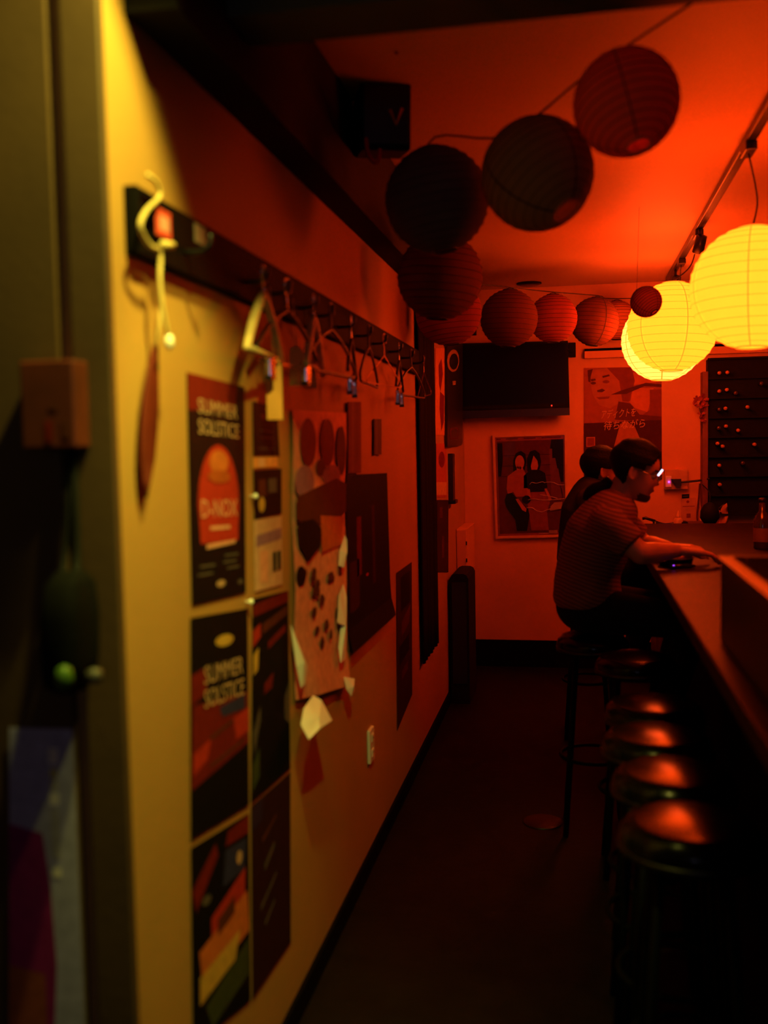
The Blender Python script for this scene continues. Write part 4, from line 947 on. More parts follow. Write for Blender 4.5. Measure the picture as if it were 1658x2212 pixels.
for (px, py, k), pl in zip(spots, places):
    c = at_y(px, py, YB - 0.10)
    b = empty('wine_bottle', c, (math.pi / 2, 0, 0), '%s bottle end lying %s of the black rack' % ('amber' if k == 0 else 'dark', pl), 'bottle', 'bottles in the black rack')
    r_ = 0.013 if k == 0 else 0.015
    lathe('neck', [(r_ * 0.75, -0.01), (r_ * 0.75, 0.05), (r_ * 0.9, 0.053), (r_ * 0.9, 0.066), (r_ * 0.3, 0.07)], GLINT[k], b, 14)
    lathe('cap', [(r_ * 0.85, 0.062), (r_ * 0.85, 0.074), (r_ * 0.2, 0.076)], GLINT[k], b, 14)
# dried flowers by the rack
fl = empty('dried_flowers', at_y(1512, 940, YB - 0.08), label='bunch of dried red flowers hanging by the bottle rack', cat='flowers')
PET = mat('dry_red_petal', (0.30, 0.05, 0.02), 0.7, var=0.3, scale=60)
rnd = random.Random(5)
for k, (px, py, s) in enumerate(((1506, 866, 0.034), (1518, 862, 0.034), (1512, 876, 0.03), (1521, 878, 0.03), (1514, 896, 0.026), (1519, 906, 0.02))):
    c = at_y(px, py, YB - 0.13)
    bm = bmesh.new()
    for j in range(9):
        d = Vector((rnd.gauss(0, 1), rnd.gauss(0, 1) * .6, rnd.gauss(0, 1))).normalized(); e = d.orthogonal().normalized(); g2 = d.cross(e)
        vs = [bm.verts.new(c + d * s * a + e * s * b_ + g2 * 0.2 * s * abs(b_)) for a, b_ in ((0.05, 0), (0.5, 0.42), (1.0, 0.3), (1.08, 0), (1.0, -0.3), (0.5, -0.42))]
        bm.faces.new(vs)
    from_bm('flower_head', bm, PET, fl, True)
for k in range(4): tube('stem', smooth_path([at_y(1510 + 3 * k, 880, YB - 0.12), at_y(1514 + k, 915, YB - 0.10), at_y(1515, 942, YB - 0.08)], 4), 0.0025, mat('dry_stem', (0.09, 0.03, 0.015), 0.8), fl, 5)
world_children(fl)

# wall socket box with plug and cable, note cards
p0, p1 = at_y(1433, 1014, YB), at_y(1484, 1056, YB)
pw = empty('power_box', ((p0.x + p1.x) / 2, YB, p1.z), label='pale power box with a tiny violet light on the back wall', cat='power box')
box('case', p0.x, p1.x, YB - 0.045, YB, p1.z, p0.z, mat('pale_box_plastic', (0.52, 0.29, 0.11), 0.5), pw, 0.004)
c = at_y(1444, 1041, YB - 0.05)
box('switch', c.x - 0.022, c.x + 0.016, YB - 0.06, YB - 0.045, c.z - 0.035, c.z + 0.04, WHITEPL, pw, 0.003)
lathe('violet_light', [(0.001, -0.004), (0.0045, -0.003), (0.0045, 0.003), (0.001, 0.004)], mat('violet_led', (0.4, 0.1, 0.6), 0.4, emit=(0.75, 0.06, 1.0), estr=5), pw, 10, center=(c.x, YB - 0.063, c.z))
c = at_y(1460, 1041, YB - 0.07)
bm = bmesh.new()
A = [bm.verts.new(p) for p in ((c.x - 0.035, YB - 0.05, c.z + 0.02), (c.x + 0.03, YB - 0.05, c.z + 0.02), (c.x + 0.03, YB - 0.05, c.z - 0.025), (c.x + 0.005, YB - 0.05, c.z - 0.03))]
B = [bm.verts.new(v.co + Vector((0, -0.04, 0))) for v in A]
bm.faces.new(A[::-1]); bm.faces.new(B)
for i in range(4): bm.faces.new((A[i], A[(i + 1) % 4], B[(i + 1) % 4], B[i]))
from_bm('plug', bm, BLACK, pw)
tube('power_cable', smooth_path([(c.x + 0.03, YB - 0.07, c.z - 0.002), at_y(1490, 1040, YB - 0.07), at_y(1510, 1038, YB - 0.07), at_y(1532, 1034, YB - 0.13)], 6), 0.007, BLACK, pw, 8)
world_children(pw)
NY_ = NB
f = quad_map(corner_quad((1470, 1076), (1503, 1075), (1504, 1126), (1470, 1128), YB - 0.004), NB)
cdn = empty('price_card', f(0.5, 1), label='pale price card pinned under the power box', cat='card')
sheet('sheet', f, mat('card_paper', (0.48, 0.24, 0.10), 0.7), cdn, 0.001)
patch('printed_patch', f, rect(0.36, 0.66, 0.62, 0.84), 0.0008, H('square', (0.22, 0.05, 0.02)), cdn); patch('printed_line', f, rect(0.1, 0.34, 0.9, 0.37), 0.0008, H('square', (0.22, 0.05, 0.02)), cdn); patch('printed_mark', f, ellipse(0.45, 0.16, 0.1, 0.06), 0.0008, H('square', (0.22, 0.05, 0.02)), cdn)
world_children(cdn)
f = quad_map(corner_quad((1472, 1068), (1488, 1067), (1488, 1076), (1472, 1077), YB - 0.006), NB)
lb_ = empty('black_label', f(0.5, 1), label='small black label above the pale price card', cat='label')
sheet('plate', f, BLACKMATTE, lb_, 0.003); patch('printed_line', f, rect(0.15, 0.4, 0.85, 0.6), 0.0008, I_GREY, lb_); world_children(lb_)
# cables down the corner by the rack
for k, (dx, m_, lb) in enumerate(((0, I_BROWN, 'reddish cable running down beside the bottle rack'), (7, I_CREAM, 'pale cable running down beside the bottle rack'))):
    tag(tube('wall_cable', smooth_path([at_y(1511 + dx, 1045, YB - 0.03), at_y(1508 + dx, 1080, YB - 0.03), at_y(1505 + dx, 1118, YB - 0.04), at_y(1512 + dx, 1140, YB - 0.08)], 6), 0.006, m_, seg=6), lb, 'cable', 'cables by the bottle rack')

# low cabinet along the back wall behind the bar with clutter
zc_ = at_y(1440, 1152, 6.5).z
cb = empty('back_cabinet', (1.0, 6.7, 0), label='low dark cabinet along the back wall behind the bar', cat='cabinet')
box('body', 0.5, WR - 0.01, 6.46, YB - 0.025, 0.0, zc_ - 0.03, mat('dark_red_cabinet', (0.13, 0.05, 0.025), 0.5), cb)
box('worktop', 0.49, WR - 0.01, 6.44, YB - 0.022, zc_ - 0.03, zc_, COUNTER, cb, 0.004)
for k in range(3):
    d = box('cabinet_door', 0.51 + k * 0.345, 0.51 + k * 0.345 + 0.335, 6.445, 6.46, 0.06, zc_ - 0.05, mat('dark_red_cabinet', (0.13, 0.05, 0.025), 0.5), cb, 0.003)
    tube('handle', [(0.54 + k * 0.345, 6.435, zc_ - 0.14), (0.54 + k * 0.345, 6.435, zc_ - 0.26)], 0.006, STEEL, d, 8)
world_children(cb)
c = at_y(1464, 1158, 6.6); c.z = zc_
wb = empty('squeeze_bottle', c, label='pale squeeze bottle with a pointed tip on the back cabinet', cat='bottle')
lathe('bottle_body', [(0.026, 0.0), (0.03, 0.006), (0.03, 0.07), (0.024, 0.085), (0.014, 0.092)], mat('pale_bottle', (0.62, 0.36, 0.16), 0.4), wb, 20); lathe('nozzle', [(0.014, 0.09), (0.011, 0.1), (0.004, 0.135), (0.002, 0.137)], mat('pale_bottle', (0.62, 0.36, 0.16), 0.4), wb, 14)
tp = empty('black_tap', at_y(1425, 1152, 6.6), label='black tap with a long level spout on the back cabinet', cat='tap')
tp.location.z = zc_
tube('column', [(-0.03, 0, 0), (-0.03, 0, 0.07)], 0.016, BLACK, tp, 12); tube('spout', smooth_path([(-0.03, 0, 0.06), (0.03, 0, 0.045), (0.10, 0, 0.055), (0.125, -0.02, 0.05)], 6), [0.014 - 0.0003 * i for i in range(19)], BLACK, tp, 10)
tube('lever', [(-0.03, 0, 0.07), (-0.09, 0, 0.09), (-0.11, 0, 0.085)], 0.009, BLACK, tp, 8)
def clutter_box(name, px0, py0, px1, py1, y, dep, m_, label, cat, z0):
    p0, p1 = at_y(px0, py0, y), at_y(px1, py1, y)
    r = empty(name, ((p0.x + p1.x) / 2, y + dep / 2, z0), label=label, cat=cat)
    box('case', p0.x, p1.x, y, y + dep, z0, p0.z - 0.012, m_, r, 0.004); box('lid', p0.x - 0.003, p1.x + 0.003, y - 0.003, y + dep + 0.003, p0.z - 0.012, p0.z, m_, r, 0.003)
    world_children(r)
clutter_box('black_tin', 1469, 1128, 1484, 1156, 6.58, 0.12, BLACKMATTE, 'small black tin under the pale price card', 'tin', zc_)
clutter_box('brown_crate', 1490, 1132, 1534, 1160, 6.50, 0.25, mat('brown_card', (0.12, 0.045, 0.02), 0.7), 'brown cardboard box on the back cabinet by the rack', 'box', zc_)
# black bag and pale cloth hanging at the right
c = at_y(1532, 1108, 6.4)
kb = empty('black_pouch', c, label='black rounded pouch hanging below the bottle rack', cat='pouch')
lathe('pouch_body', [(0.006, -0.075), (0.035, -0.065), (0.058, -0.03), (0.055, 0.015), (0.035, 0.05), (0.012, 0.065)], BLACKMATTE, kb, 20); tube('pouch_loop', smooth_path([(0, 0, 0.06), (0.012, 0.1, 0.12), (0, 0.36, 0.16)], 5), 0.004, BLACKMATTE, kb, 6)
f = quad_map([at_y(1538, 1112, 6.8), at_y(1568, 1086, 6.8), at_y(1574, 1120, 6.8), at_y(1546, 1158, 6.8)], NB)
tw = empty('hand_towel', f(0.5, 0.5), label='orange-lit crumpled towel hanging at the right below the rack', cat='towel')
sheet('cloth', f, mat('towel_cloth', (0.50, 0.24, 0.10), 0.9), tw, 0.006, nu=14, nv=10, curl=lambda s, t: 0.02 * math.sin(s * 8 + t * 2) + 0.01 * math.sin(t * 9)); tube('towel_bar', [f(0.1, 0.0, -0.12), f(0.1, 0.0, -0.01), f(1.1, -0.02, -0.01), f(1.1, -0.02, -0.12)], 0.006, STEEL, tw, 8)
world_children(tw)

# ------------------------------------------------------------------ on the bar
c = at_z(1458, 1222, ZB)
GL = glass_mat('ashtray_glass', (0.75, 0.62, 0.6), 0.04)
ash = empty('glass_ashtray', (c.x, c.y, ZB), label='cut glass ashtray on the bar under the man\'s hand', cat='ashtray')
lathe('dish', [(0.05, 0.0), (0.062, 0.004), (0.068, 0.03), (0.062, 0.03), (0.052, 0.01), (0.004, 0.008)], GL, ash, 10)
lathe('rim', [(0.061, 0.0295), (0.069, 0.0295), (0.069, 0.033), (0.061, 0.033)], mat('glass_rim', (0.5, 0.3, 0.25), 0.1, spec=1.0), ash, 10)
c = at_z(1447, 1230, ZB)
vp = empty('glint_pen', (c.x, c.y, ZB), (0, 0, 0.5), 'made-up slim dark pen carrying a violet glint beside the ashtray', 'made-up pen')  # pen made up to carry the violet glint
tube('glint_pen_barrel', [(0, 0, 0.009), (0.09, 0, 0.009)], 0.009, BLACK, vp, 12)
tube('glint_pen_tip', [(0.09, 0, 0.009), (0.105, 0, 0.009)], [0.006, 0.004], BLACK, vp, 10)
lathe('violet_light', [(0.001, -0.002), (0.0035, -0.001), (0.0035, 0.001), (0.001, 0.002)], mat('violet_glint', (0.3, 0.05, 0.6), 0.3, emit=(0.35, 0.05, 1.0), estr=2.0), vp, 8, center=(0.01, -0.007, 0.015))  # glowing dot standing in for a violet reflection
dc = empty('display_case', (0.52, 1.55, ZB), label='low black glass-topped display case on the near end of the bar', cat='display case')
box('case', 0.336, 0.80, 0.7, 2.44, ZB, ZB + 0.19, BLACK, dc, 0.006); box('lid', 0.33, 0.806, 0.69, 2.45, ZB + 0.19, ZB + 0.205, BLACK, dc, 0.003); box('glass_panel', 0.36, 0.776, 0.74, 2.40, ZB + 0.205, ZB + 0.209, mat('smoked_glass', (0.01, 0.008, 0.008), 0.08, spec=0.6, var=0), dc)
world_children(dc)
for (x, y, r_, h, m_, lb) in ((0.62, 3.0, 0.036, 0.27, GLINT[1], 'dark bottle standing on the bar nearest the display case'), (0.70, 3.35, 0.034, 0.25, GLINT[1], 'dark bottle standing on the bar behind the first one'), (0.80, 4.55, 0.036, 0.22, GLINT[1], 'dark bottle standing on the bar beyond the man\'s hand')):
    b = empty('liquor_bottle', (x, y, ZB), label=lb, cat='bottle', group='bottles on the bar')
    lathe('glass_body', [(r_ * 0.9, 0.0), (r_, 0.006), (r_, h * 0.55), (r_ * 0.8, h * 0.65), (r_ * 0.36, h * 0.75), (r_ * 0.34, h * 0.95)], m_, b, 20); lathe('cap', [(r_ * 0.4, h * 0.93), (r_ * 0.4, h), (r_ * 0.2, h + 0.002)], BLACK, b, 14)
    lathe('paper_label', [(r_ + 0.0006, h * 0.15), (r_ + 0.0006, h * 0.42)], mat('label_paper', (0.30, 0.14, 0.07), 0.6), b, 20, caps=False)
# round floor drain
c = at_z(1172, 1776, 0.0)
fd = empty('floor_drain', (c.x, c.y, 0.0), label='small round metal cover in the dark floor', cat='drain')
lathe('cover', [(0.075, 0.0), (0.075, 0.004), (0.068, 0.006), (0.01, 0.006)], STEEL, fd, 28); lathe('rim', [(0.075, 0.0), (0.082, 0.0), (0.082, 0.003), (0.075, 0.005)], STEEL, fd, 28)

# ------------------------------------------------------------------ people
def remeshed(name, bm, voxel, smooth=4, factor=0.5):
    me = bpy.data.meshes.new('tmp'); bm.to_mesh(me); bm.free()
    o = bpy.data.objects.new('tmp', me); C.objects.link(o)
    md = o.modifiers.new('r', 'REMESH'); md.mode = 'VOXEL'; md.voxel_size = voxel
    if smooth:
        s = o.modifiers.new('s', 'SMOOTH'); s.iterations = smooth; s.factor = factor
    dg = bpy.context.evaluated_depsgraph_get(); dg.update()
    out = bpy.data.meshes.new_from_object(o.evaluated_get(dg)); out.name = name
    bpy.data.objects.remove(o); bpy.data.meshes.remove(me)
    return out

def ball(bm, c, r, rot=None, seg=24):
    if not isinstance(r, (tuple, list)): r = (r, r, r)
    c = Vector(c); nv = seg // 2
    def P(u, v):
        p = Vector((r[0] * math.sin(v) * math.cos(u), r[1] * math.sin(v) * math.sin(u), r[2] * math.cos(v)))
        return bm.verts.new(c + (rot @ p if rot is not None else p))
    top, bot = P(0, 0), P(0, math.pi)
    rows = [[P(2 * math.pi * k / seg, math.pi * j / nv) for k in range(seg)] for j in range(1, nv)]
    for k in range(seg):
        k2 = (k + 1) % seg
        bm.faces.new((top, rows[0][k], rows[0][k2])); bm.faces.new((bot, rows[-1][k2], rows[-1][k]))
        for A, B in zip(rows, rows[1:]): bm.faces.new((A[k], B[k], B[k2], A[k2]))

def limb(bm, p, q, r0, r1, n=None):
    p, q = Vector(p), Vector(q)
    n = n or max(3, int((q - p).length / max(0.006, min(r0, r1) * 0.35)))
    tube_bm([p.lerp(q, i / n) for i in range(n + 1)], [r0 + (r1 - r0) * i / n for i in range(n + 1)], 16, bm)
    ball(bm, p, r0, seg=16); ball(bm, q, r1, seg=16)

def flat_limb(bm, p, q, r0, r1):
    p, q = Vector(p), Vector(q)
    tube_bm([p.lerp(q, i / 8) for i in range(9)], [r0 + (r1 - r0) * i / 8 for i in range(9)], 20, bm)

HEAD = [  # z, front, back, half width
    (0.000, 0.070, 0.020, 0.020), (0.010, 0.084, 0.000, 0.036), (0.025, 0.089, -0.015, 0.047), (0.042, 0.084, -0.025, 0.055), (0.060, 0.088, -0.040, 0.060), (0.080, 0.088, -0.062, 0.066),
    (0.100, 0.084, -0.082, 0.071), (0.118, 0.080, -0.094, 0.074), (0.135, 0.087, -0.101, 0.075), (0.155, 0.087, -0.103, 0.076), (0.175, 0.080, -0.099, 0.074), (0.195, 0.064, -0.086, 0.067), (0.212, 0.040, -0.062, 0.053), (0.224, 0.012, -0.034, 0.034), (0.231, -0.008, -0.014, 0.010)]
def head_slice(z):
    for a, b in zip(HEAD, HEAD[1:]):
        if a[0] <= z <= b[0]:
            t = (z - a[0]) / (b[0] - a[0]); t = t * t * (3 - 2 * t) * 0.5 + t * 0.5
            return [a[i] + (b[i] - a[i]) * t for i in (1, 2, 3)]
    return HEAD[-1][1:]
def head_points(off=0.0, nz=58, na=56, face=True):
    rows = []
    for i in range(nz + 1):
        z = 0.231 * i / nz
        f_, b_, w_ = head_slice(z)
        mid, half = (f_ + b_) / 2, (f_ - b_) / 2
        row = []
        for k in range(na):
            a = 2 * math.pi * k / na
            c, s = math.cos(a), math.sin(a)
            e = 0.86
            x = mid + (half + off) * math.copysign(abs(c) ** e, c); y = (w_ + off) * math.copysign(abs(s) ** e, s)
            if face and c > 0:
                g = lambda v, m_, s_: math.exp(-((v - m_) / s_) ** 2)
                nose = 0.0
                if 0.076 < z < 0.132: nose = 0.024 * max(0, min(1, (0.132 - z) / 0.038)) * min(1, (z - 0.076) / 0.010)
                x += nose * math.exp(-(y / (0.010 + 0.10 * max(0, 0.105 - z))) ** 2)
                x -= 0.011 * g(abs(y), 0.033, 0.014) * g(z, 0.118, 0.011)
                x += 0.006 * math.exp(-(y / 0.024) ** 2) * (g(z, 0.064, 0.005) + 1.1 * g(z, 0.053, 0.005)) - 0.003 * math.exp(-(y / 0.024) ** 2) * g(z, 0.0585, 0.002)
                x += 0.004 * g(abs(y), 0.03, 0.02) * g(z, 0.136, 0.006)
            row.append((x, y, z + (off if z > 0.2 else 0)))
        rows.append(row)
    return rows
def head_bm(bm, M, off=0.0, keep=None, face=True, close=True):
    rows = head_points(off, face=face)
    vs = [[bm.verts.new(M @ Vector(p)) for p in row] for row in rows]
    na = len(vs[0])
    for i in range(len(vs) - 1):
        for k in range(na):
            k2 = (k + 1) % na
            if keep:
                c = [sum(q_[j] for q_ in (rows[i][k], rows[i][k2], rows[i + 1][k], rows[i + 1][k2])) / 4 for j in range(3)]
                if not keep(*c): continue
            bm.faces.new((vs[i][k], vs[i][k2], vs[i + 1][k2], vs[i + 1][k]))
    if close and not keep:
        bm.faces.new(vs[0][::-1]); bm.faces.new(vs[-1])
    if keep and keep(-0.01, 0.0, 0.231):
        bm.faces.new(vs[-1])
    if keep:
        bmesh.ops.delete(bm, geom=[v for v in bm.verts if not v.link_faces], context='VERTS')

def hand(bm, wrist, d, up, thumb, curl=0.45, sc=1.0):
    """palm, four unequal fingers and a thumb, each finger bent at two knuckles"""
    d = d.normalized(); th = (thumb - d * thumb.dot(d)).normalized(); n = d.cross(th); n = n if n.dot(up) > 0 else -n
    for k, o_ in enumerate((-0.028, -0.010, 0.010, 0.028)):
        limb(bm, wrist + th * o_ * 0.6 * sc, wrist + d * 0.082 * sc + th * o_ * 1.05 * sc, 0.016 * sc, 0.0125 * sc)
    for o_, L_ in ((-0.031, 0.060), (-0.011, 0.074), (0.010, 0.079), (0.030, 0.070)):
        p = wrist + d * 0.086 * sc + th * o_ * sc; ang = curl * 0.35
        for j, fr in enumerate((0.44, 0.32, 0.24)):
            v = (d * math.cos(ang) - n * math.sin(ang)); q_ = p + v * L_ * fr * sc
            limb(bm, p, q_, (0.0092 - 0.0009 * j) * sc, (0.0086 - 0.0011 * j) * sc); p = q_; ang += curl
    p = wrist + d * 0.022 * sc + th * 0.026 * sc
    for j, (v, L_) in enumerate(((d * 0.65 + th * 0.75 - n * 0.2, 0.042), (d * 0.85 + th * 0.45 - n * 0.3, 0.032), (d * 0.98 + th * 0.1 - n * 0.35, 0.026))):
        q_ = p + v.normalized() * L_ * sc; limb(bm, p, q_, (0.0125 - 0.0015 * j) * sc, (0.0110 - 0.0015 * j) * sc); p = q_

SKIN = mat('skin', (0.47, 0.21, 0.12), 0.5, var=0.08, scale=30)
HAIR = mat('dark_hair', (0.004, 0.003, 0.0025), 0.6, var=0.3, scale=80, bump=0.3, bscale=160, spec=0.12)
TROUSER = mat('black_trousers', (0.008, 0.008, 0.009), 0.9, var=0.2, spec=0.1)

def stripe_mat(name, a, b_, direction, freq):
    mt = bpy.data.materials.new(name); mt.use_nodes = True; nt = mt.node_tree; bs = nt.nodes['Principled BSDF']
    tc = nt.nodes.new('ShaderNodeTexCoord'); dp = nt.nodes.new('ShaderNodeVectorMath'); dp.operation = 'DOT_PRODUCT'; dp.inputs[1].default_value = direction
    ns = nt.nodes.new('ShaderNodeTexNoise'); ns.inputs['Scale'].default_value = 6
    ad = nt.nodes.new('ShaderNodeMath'); ad.operation = 'MULTIPLY_ADD'; ad.inputs[1].default_value = 0.03
    mu = nt.nodes.new('ShaderNodeMath'); mu.operation = 'MULTIPLY'; mu.inputs[1].default_value = freq
    si = nt.nodes.new('ShaderNodeMath'); si.operation = 'SINE'
    rp = nt.nodes.new('ShaderNodeValToRGB'); rp.color_ramp.elements[0].position = 0.42; rp.color_ramp.elements[1].position = 0.58
    rp.color_ramp.elements[0].color = (*a, 1); rp.color_ramp.elements[1].color = (*b_, 1)
    ma = nt.nodes.new('ShaderNodeMath'); ma.operation = 'MULTIPLY_ADD'; ma.inputs[1].default_value = 0.5; ma.inputs[2].default_value = 0.5
    nt.links.new(tc.outputs['Object'], dp.inputs[0]); nt.links.new(tc.outputs['Object'], ns.inputs['Vector'])
    nt.links.new(ns.outputs['Fac'], ad.inputs[0]); nt.links.new(dp.outputs['Value'], ad.inputs[2]); nt.links.new(ad.outputs[0], mu.inputs[0]); nt.links.new(mu.outputs[0], si.inputs[0]); nt.links.new(si.outputs[0], ma.inputs[0]); nt.links.new(ma.outputs[0], rp.inputs[0]); nt.links.new(rp.outputs[0], bs.inputs['Base Color'])
    bs.inputs['Roughness'].default_value = 0.9; bs.inputs['Specular IOR Level'].default_value = 0.15
    n2 = nt.nodes.new('ShaderNodeTexNoise'); n2.inputs['Scale'].default_value = 16; bp_ = nt.nodes.new('ShaderNodeBump'); bp_.inputs['Strength'].default_value = 0.5; bp_.inputs['Distance'].default_value = 0.02
    nt.links.new(tc.outputs['Object'], n2.inputs['Vector']); nt.links.new(n2.outputs['Fac'], bp_.inputs['Height']); nt.links.new(bp_.outputs[0], bs.inputs['Normal'])
    return mt

def torso(bm, hip, waist, chest, neck, pad, sh_w=0.175):
    """ellipsoids down the spine: deep chest, narrower waist"""
    ctrl = [(hip, 0.120, 0.165), (waist, 0.112, 0.150), (chest, 0.122, 0.168), (neck, 0.085, 0.120)]
    path = smooth_path([c[0] for c in ctrl], 5)
    for i, p in enumerate(path):
        t = i / 5; k = min(2, int(t)); u = t - k
        dx = ctrl[k][1] + (ctrl[k + 1][1] - ctrl[k][1]) * u; dy = ctrl[k][2] + (ctrl[k + 1][2] - ctrl[k][2]) * u
        if i == len(path) - 1: dx, dy = ctrl[-1][1], ctrl[-1][2]
        a = path[max(0, i - 1)]; b_ = path[min(len(path) - 1, i + 1)]; ax = (b_ - a).normalized()
        xa = Vector((0, 1, 0)).cross(ax).normalized(); ya = ax.cross(xa)
        ball(bm, p, (dx + pad, dy + pad, 0.075 + pad), Matrix((xa, ya, ax)).transposed())

def person(label, J, shirt_mat, sleeve, hair_style, head_rot, sc=1.0, voxel=0.004, glasses=False, shoe_col=(0.02, 0.02, 0.02), pony=None):
    root = empty('person', (J['hip'].x, J['hip'].y, J['hip'].z - 0.12), label=label, cat='person')
    HM = Matrix.Translation(J['head']) @ head_rot.to_4x4() @ Matrix.Scale(sc, 4) @ Matrix.Translation((0.0, 0, -0.12))
    # body
    bm = bmesh.new()
    head_bm(bm, HM)
    nb = HM @ Vector((-0.022, 0, 0.045))
    limb(bm, J['neck'], nb, 0.056, 0.052)
    for s in (-1, 1):                                     # ears
        e0 = HM @ Vector((-0.004, s * 0.076, 0.108))
        ball(bm, e0, (0.017, 0.009, 0.031), (HM.to_3x3().normalized() @ Matrix.Rotation(-0.2, 3, 'Y')), 16)
        tube_bm([HM @ Vector((-0.004 + 0.017 * math.cos(a), s * (0.083 - 0.004 * math.cos(a)), 0.110 + 0.030 * math.sin(a))) for a in [math.radians(x) for x in range(60, 300, 15)]], 0.0052, 8, bm)
    torso(bm, J['hip'], J['waist'], J['chest'], J['neck'], -0.012)
    for sd in ('r', 'l'):
        S_, E_, W_ = J['sh_' + sd], J['el_' + sd], J['wr_' + sd]
        limb(bm, J['neck'].lerp(J['chest'], 0.35), S_, 0.062, 0.052); limb(bm, S_, E_, 0.050, 0.040); limb(bm, E_, E_.lerp(W_, 0.35), 0.041, 0.041); limb(bm, E_.lerp(W_, 0.35), W_, 0.041, 0.026)
        hand(bm, W_ + (W_ - E_).normalized() * 0.012, J['hd_' + sd], Vector((0, 0, 1)), Vector((0, 1 if sd == 'r' else -1, 0)), J.get('curl', 0.45))
        limb(bm, J['hip'] + Vector((0.02, (-0.085 if sd == 'r' else 0.085), -0.01)), J['kn_' + sd], 0.080, 0.055); limb(bm, J['kn_' + sd], J['an_' + sd], 0.053, 0.035)
        limb(bm, J['an_' + sd], J['an_' + sd] + Vector((0.13, 0, -0.045)), 0.036, 0.026)
    link('body', remeshed('body', bm, voxel, 3, 0.45), SKIN, root, True)
    # shirt
    bm = bmesh.new()
    torso(bm, J['hip'] + Vector((0, 0, 0.03)), J['waist'], J['chest'], J['neck'].lerp(J['chest'], 0.12), 0.016)
    for sd in ('r', 'l'):
        S_, E_, W_ = J['sh_' + sd], J['el_' + sd], J['wr_' + sd]
        limb(bm, J['neck'].lerp(J['chest'], 0.42), S_, 0.080, 0.070)
        if sleeve < 1: flat_limb(bm, S_, S_.lerp(E_, sleeve), 0.070, 0.064); 
        else: limb(bm, S_, E_, 0.068, 0.055); flat_limb(bm, E_, E_.lerp(W_, 0.93), 0.055, 0.036)
    so = link('shirt' if sleeve < 1 else 'jacket', remeshed('shirt', bm, 0.007, 5, 0.5), shirt_mat, root, True)
    cx_ = J['neck'].lerp(nb, 0.18); ax = (nb - J['neck']).normalized(); xa = ax.orthogonal().normalized(); ya = ax.cross(xa)
    tube('collar', [cx_ + (xa * math.cos(2 * math.pi * k / 28) + ya * math.sin(2 * math.pi * k / 28)) * 0.066 for k in range(28)], 0.009, shirt_mat, root, 8, True)
    # trousers
    bm = bmesh.new()
    ball(bm, J['hip'] + Vector((0, 0, -0.01)), (0.125, 0.170, 0.108))
    for sd, s in (('r', -1), ('l', 1)):
        limb(bm, J['hip'] + Vector((0.02, s * 0.085, -0.015)), J['kn_' + sd], 0.092, 0.066); limb(bm, J['kn_' + sd], J['kn_' + sd].lerp(J['an_' + sd], 0.5), 0.066, 0.060); flat_limb(bm, J['kn_' + sd].lerp(J['an_' + sd], 0.5), J['an_' + sd] + Vector((0, 0, 0.02)), 0.060, 0.055)
    link('trousers', remeshed('trousers', bm, 0.009, 4), TROUSER, root, True)
    SHO = mat('dark_shoe_leather', shoe_col, 0.5)
    for sd in ('r', 'l'):
        a = J['an_' + sd]; bm = bmesh.new()
        ball(bm, a + Vector((-0.005, 0, -0.035)), (0.055, 0.044, 0.042)); limb(bm, a + Vector((0.02, 0, -0.045)), a + Vector((0.15, 0, -0.058)), 0.046, 0.036); 
        link('shoe', remeshed('shoe', bm, 0.008, 3), SHO, root, True)
    # hair
    bm = bmesh.new()
    def keep(x, y, z):
        if z > 0.192: return x < 0.072
        if z > 0.150: return x < 0.052 + (z - 0.15) * 0.45
        if z > 0.128: return x < 0.030
        if z > 0.100: return x < 0.012 and x < -0.018 if abs(y) > 0.05 else x < 0.0
        return z > (0.030 if hair_style == 'pony' else 0.045) and x < -0.028
    head_bm(bm, HM, 0.013, keep, face=False)
    ho = from_bm('hair', bm, HAIR, root, True)
    sm = ho.modifiers.new('t', 'SOLIDIFY'); sm.thickness = 0.014; sm.offset = -0.6
    ss = ho.modifiers.new('sub', 'SUBSURF'); ss.levels = 1; ss.render_levels = 1
    if pony:
        tube('ponytail', smooth_path(pony, 6), [0.016 + 0.016 * math.sin(math.pi * min(1, 0.15 + 0.85 * i / (6 * (len(pony) - 1)))) for i in range(6 * (len(pony) - 1) + 1)], HAIR, root, 14)
        tube('hair_tie', [pony[0] + (pony[1] - pony[0]).normalized().orthogonal().normalized() * 0.019 * math.cos(a) + (pony[1] - pony[0]).normalized().cross((pony[1] - pony[0]).normalized().orthogonal().normalized()) * 0.019 * math.sin(a) for a in [2 * math.pi * k / 16 for k in range(16)]], 0.006, BLACK, root, 6, True)
    # brows, eyes, lips
    for s in (-1, 1):
        tube('eyebrow', [HM @ Vector((0.090 - 0.018 * t * t, s * (0.014 + 0.036 * t), 0.134 + 0.006 * math.sin(t * 2.2))) for t in (0, .25, .5, .75, 1)], 0.0036, HAIR, root, 6)
        e = HM @ Vector((0.071, s * 0.032, 0.1175))
        bm = bmesh.new(); ball(bm, e, 0.0115 * sc); ey = from_bm('eye', bm, mat('eye_white', (0.6, 0.55, 0.5), 0.2), root, True)
        bm = bmesh.new(); ball(bm, HM @ Vector((0.0785, s * 0.0325, 0.1165)), 0.0055 * sc); from_bm('iris', bm, BLACK, ey, True)
    tube('lips', [HM @ Vector((0.0925 - 0.018 * t * t, 0.022 * t, 0.0585)) for t in (-1, -.6, -.2, .2, .6, 1)], 0.0042, mat('lip_skin', (0.32, 0.11, 0.08), 0.4), root, 8)
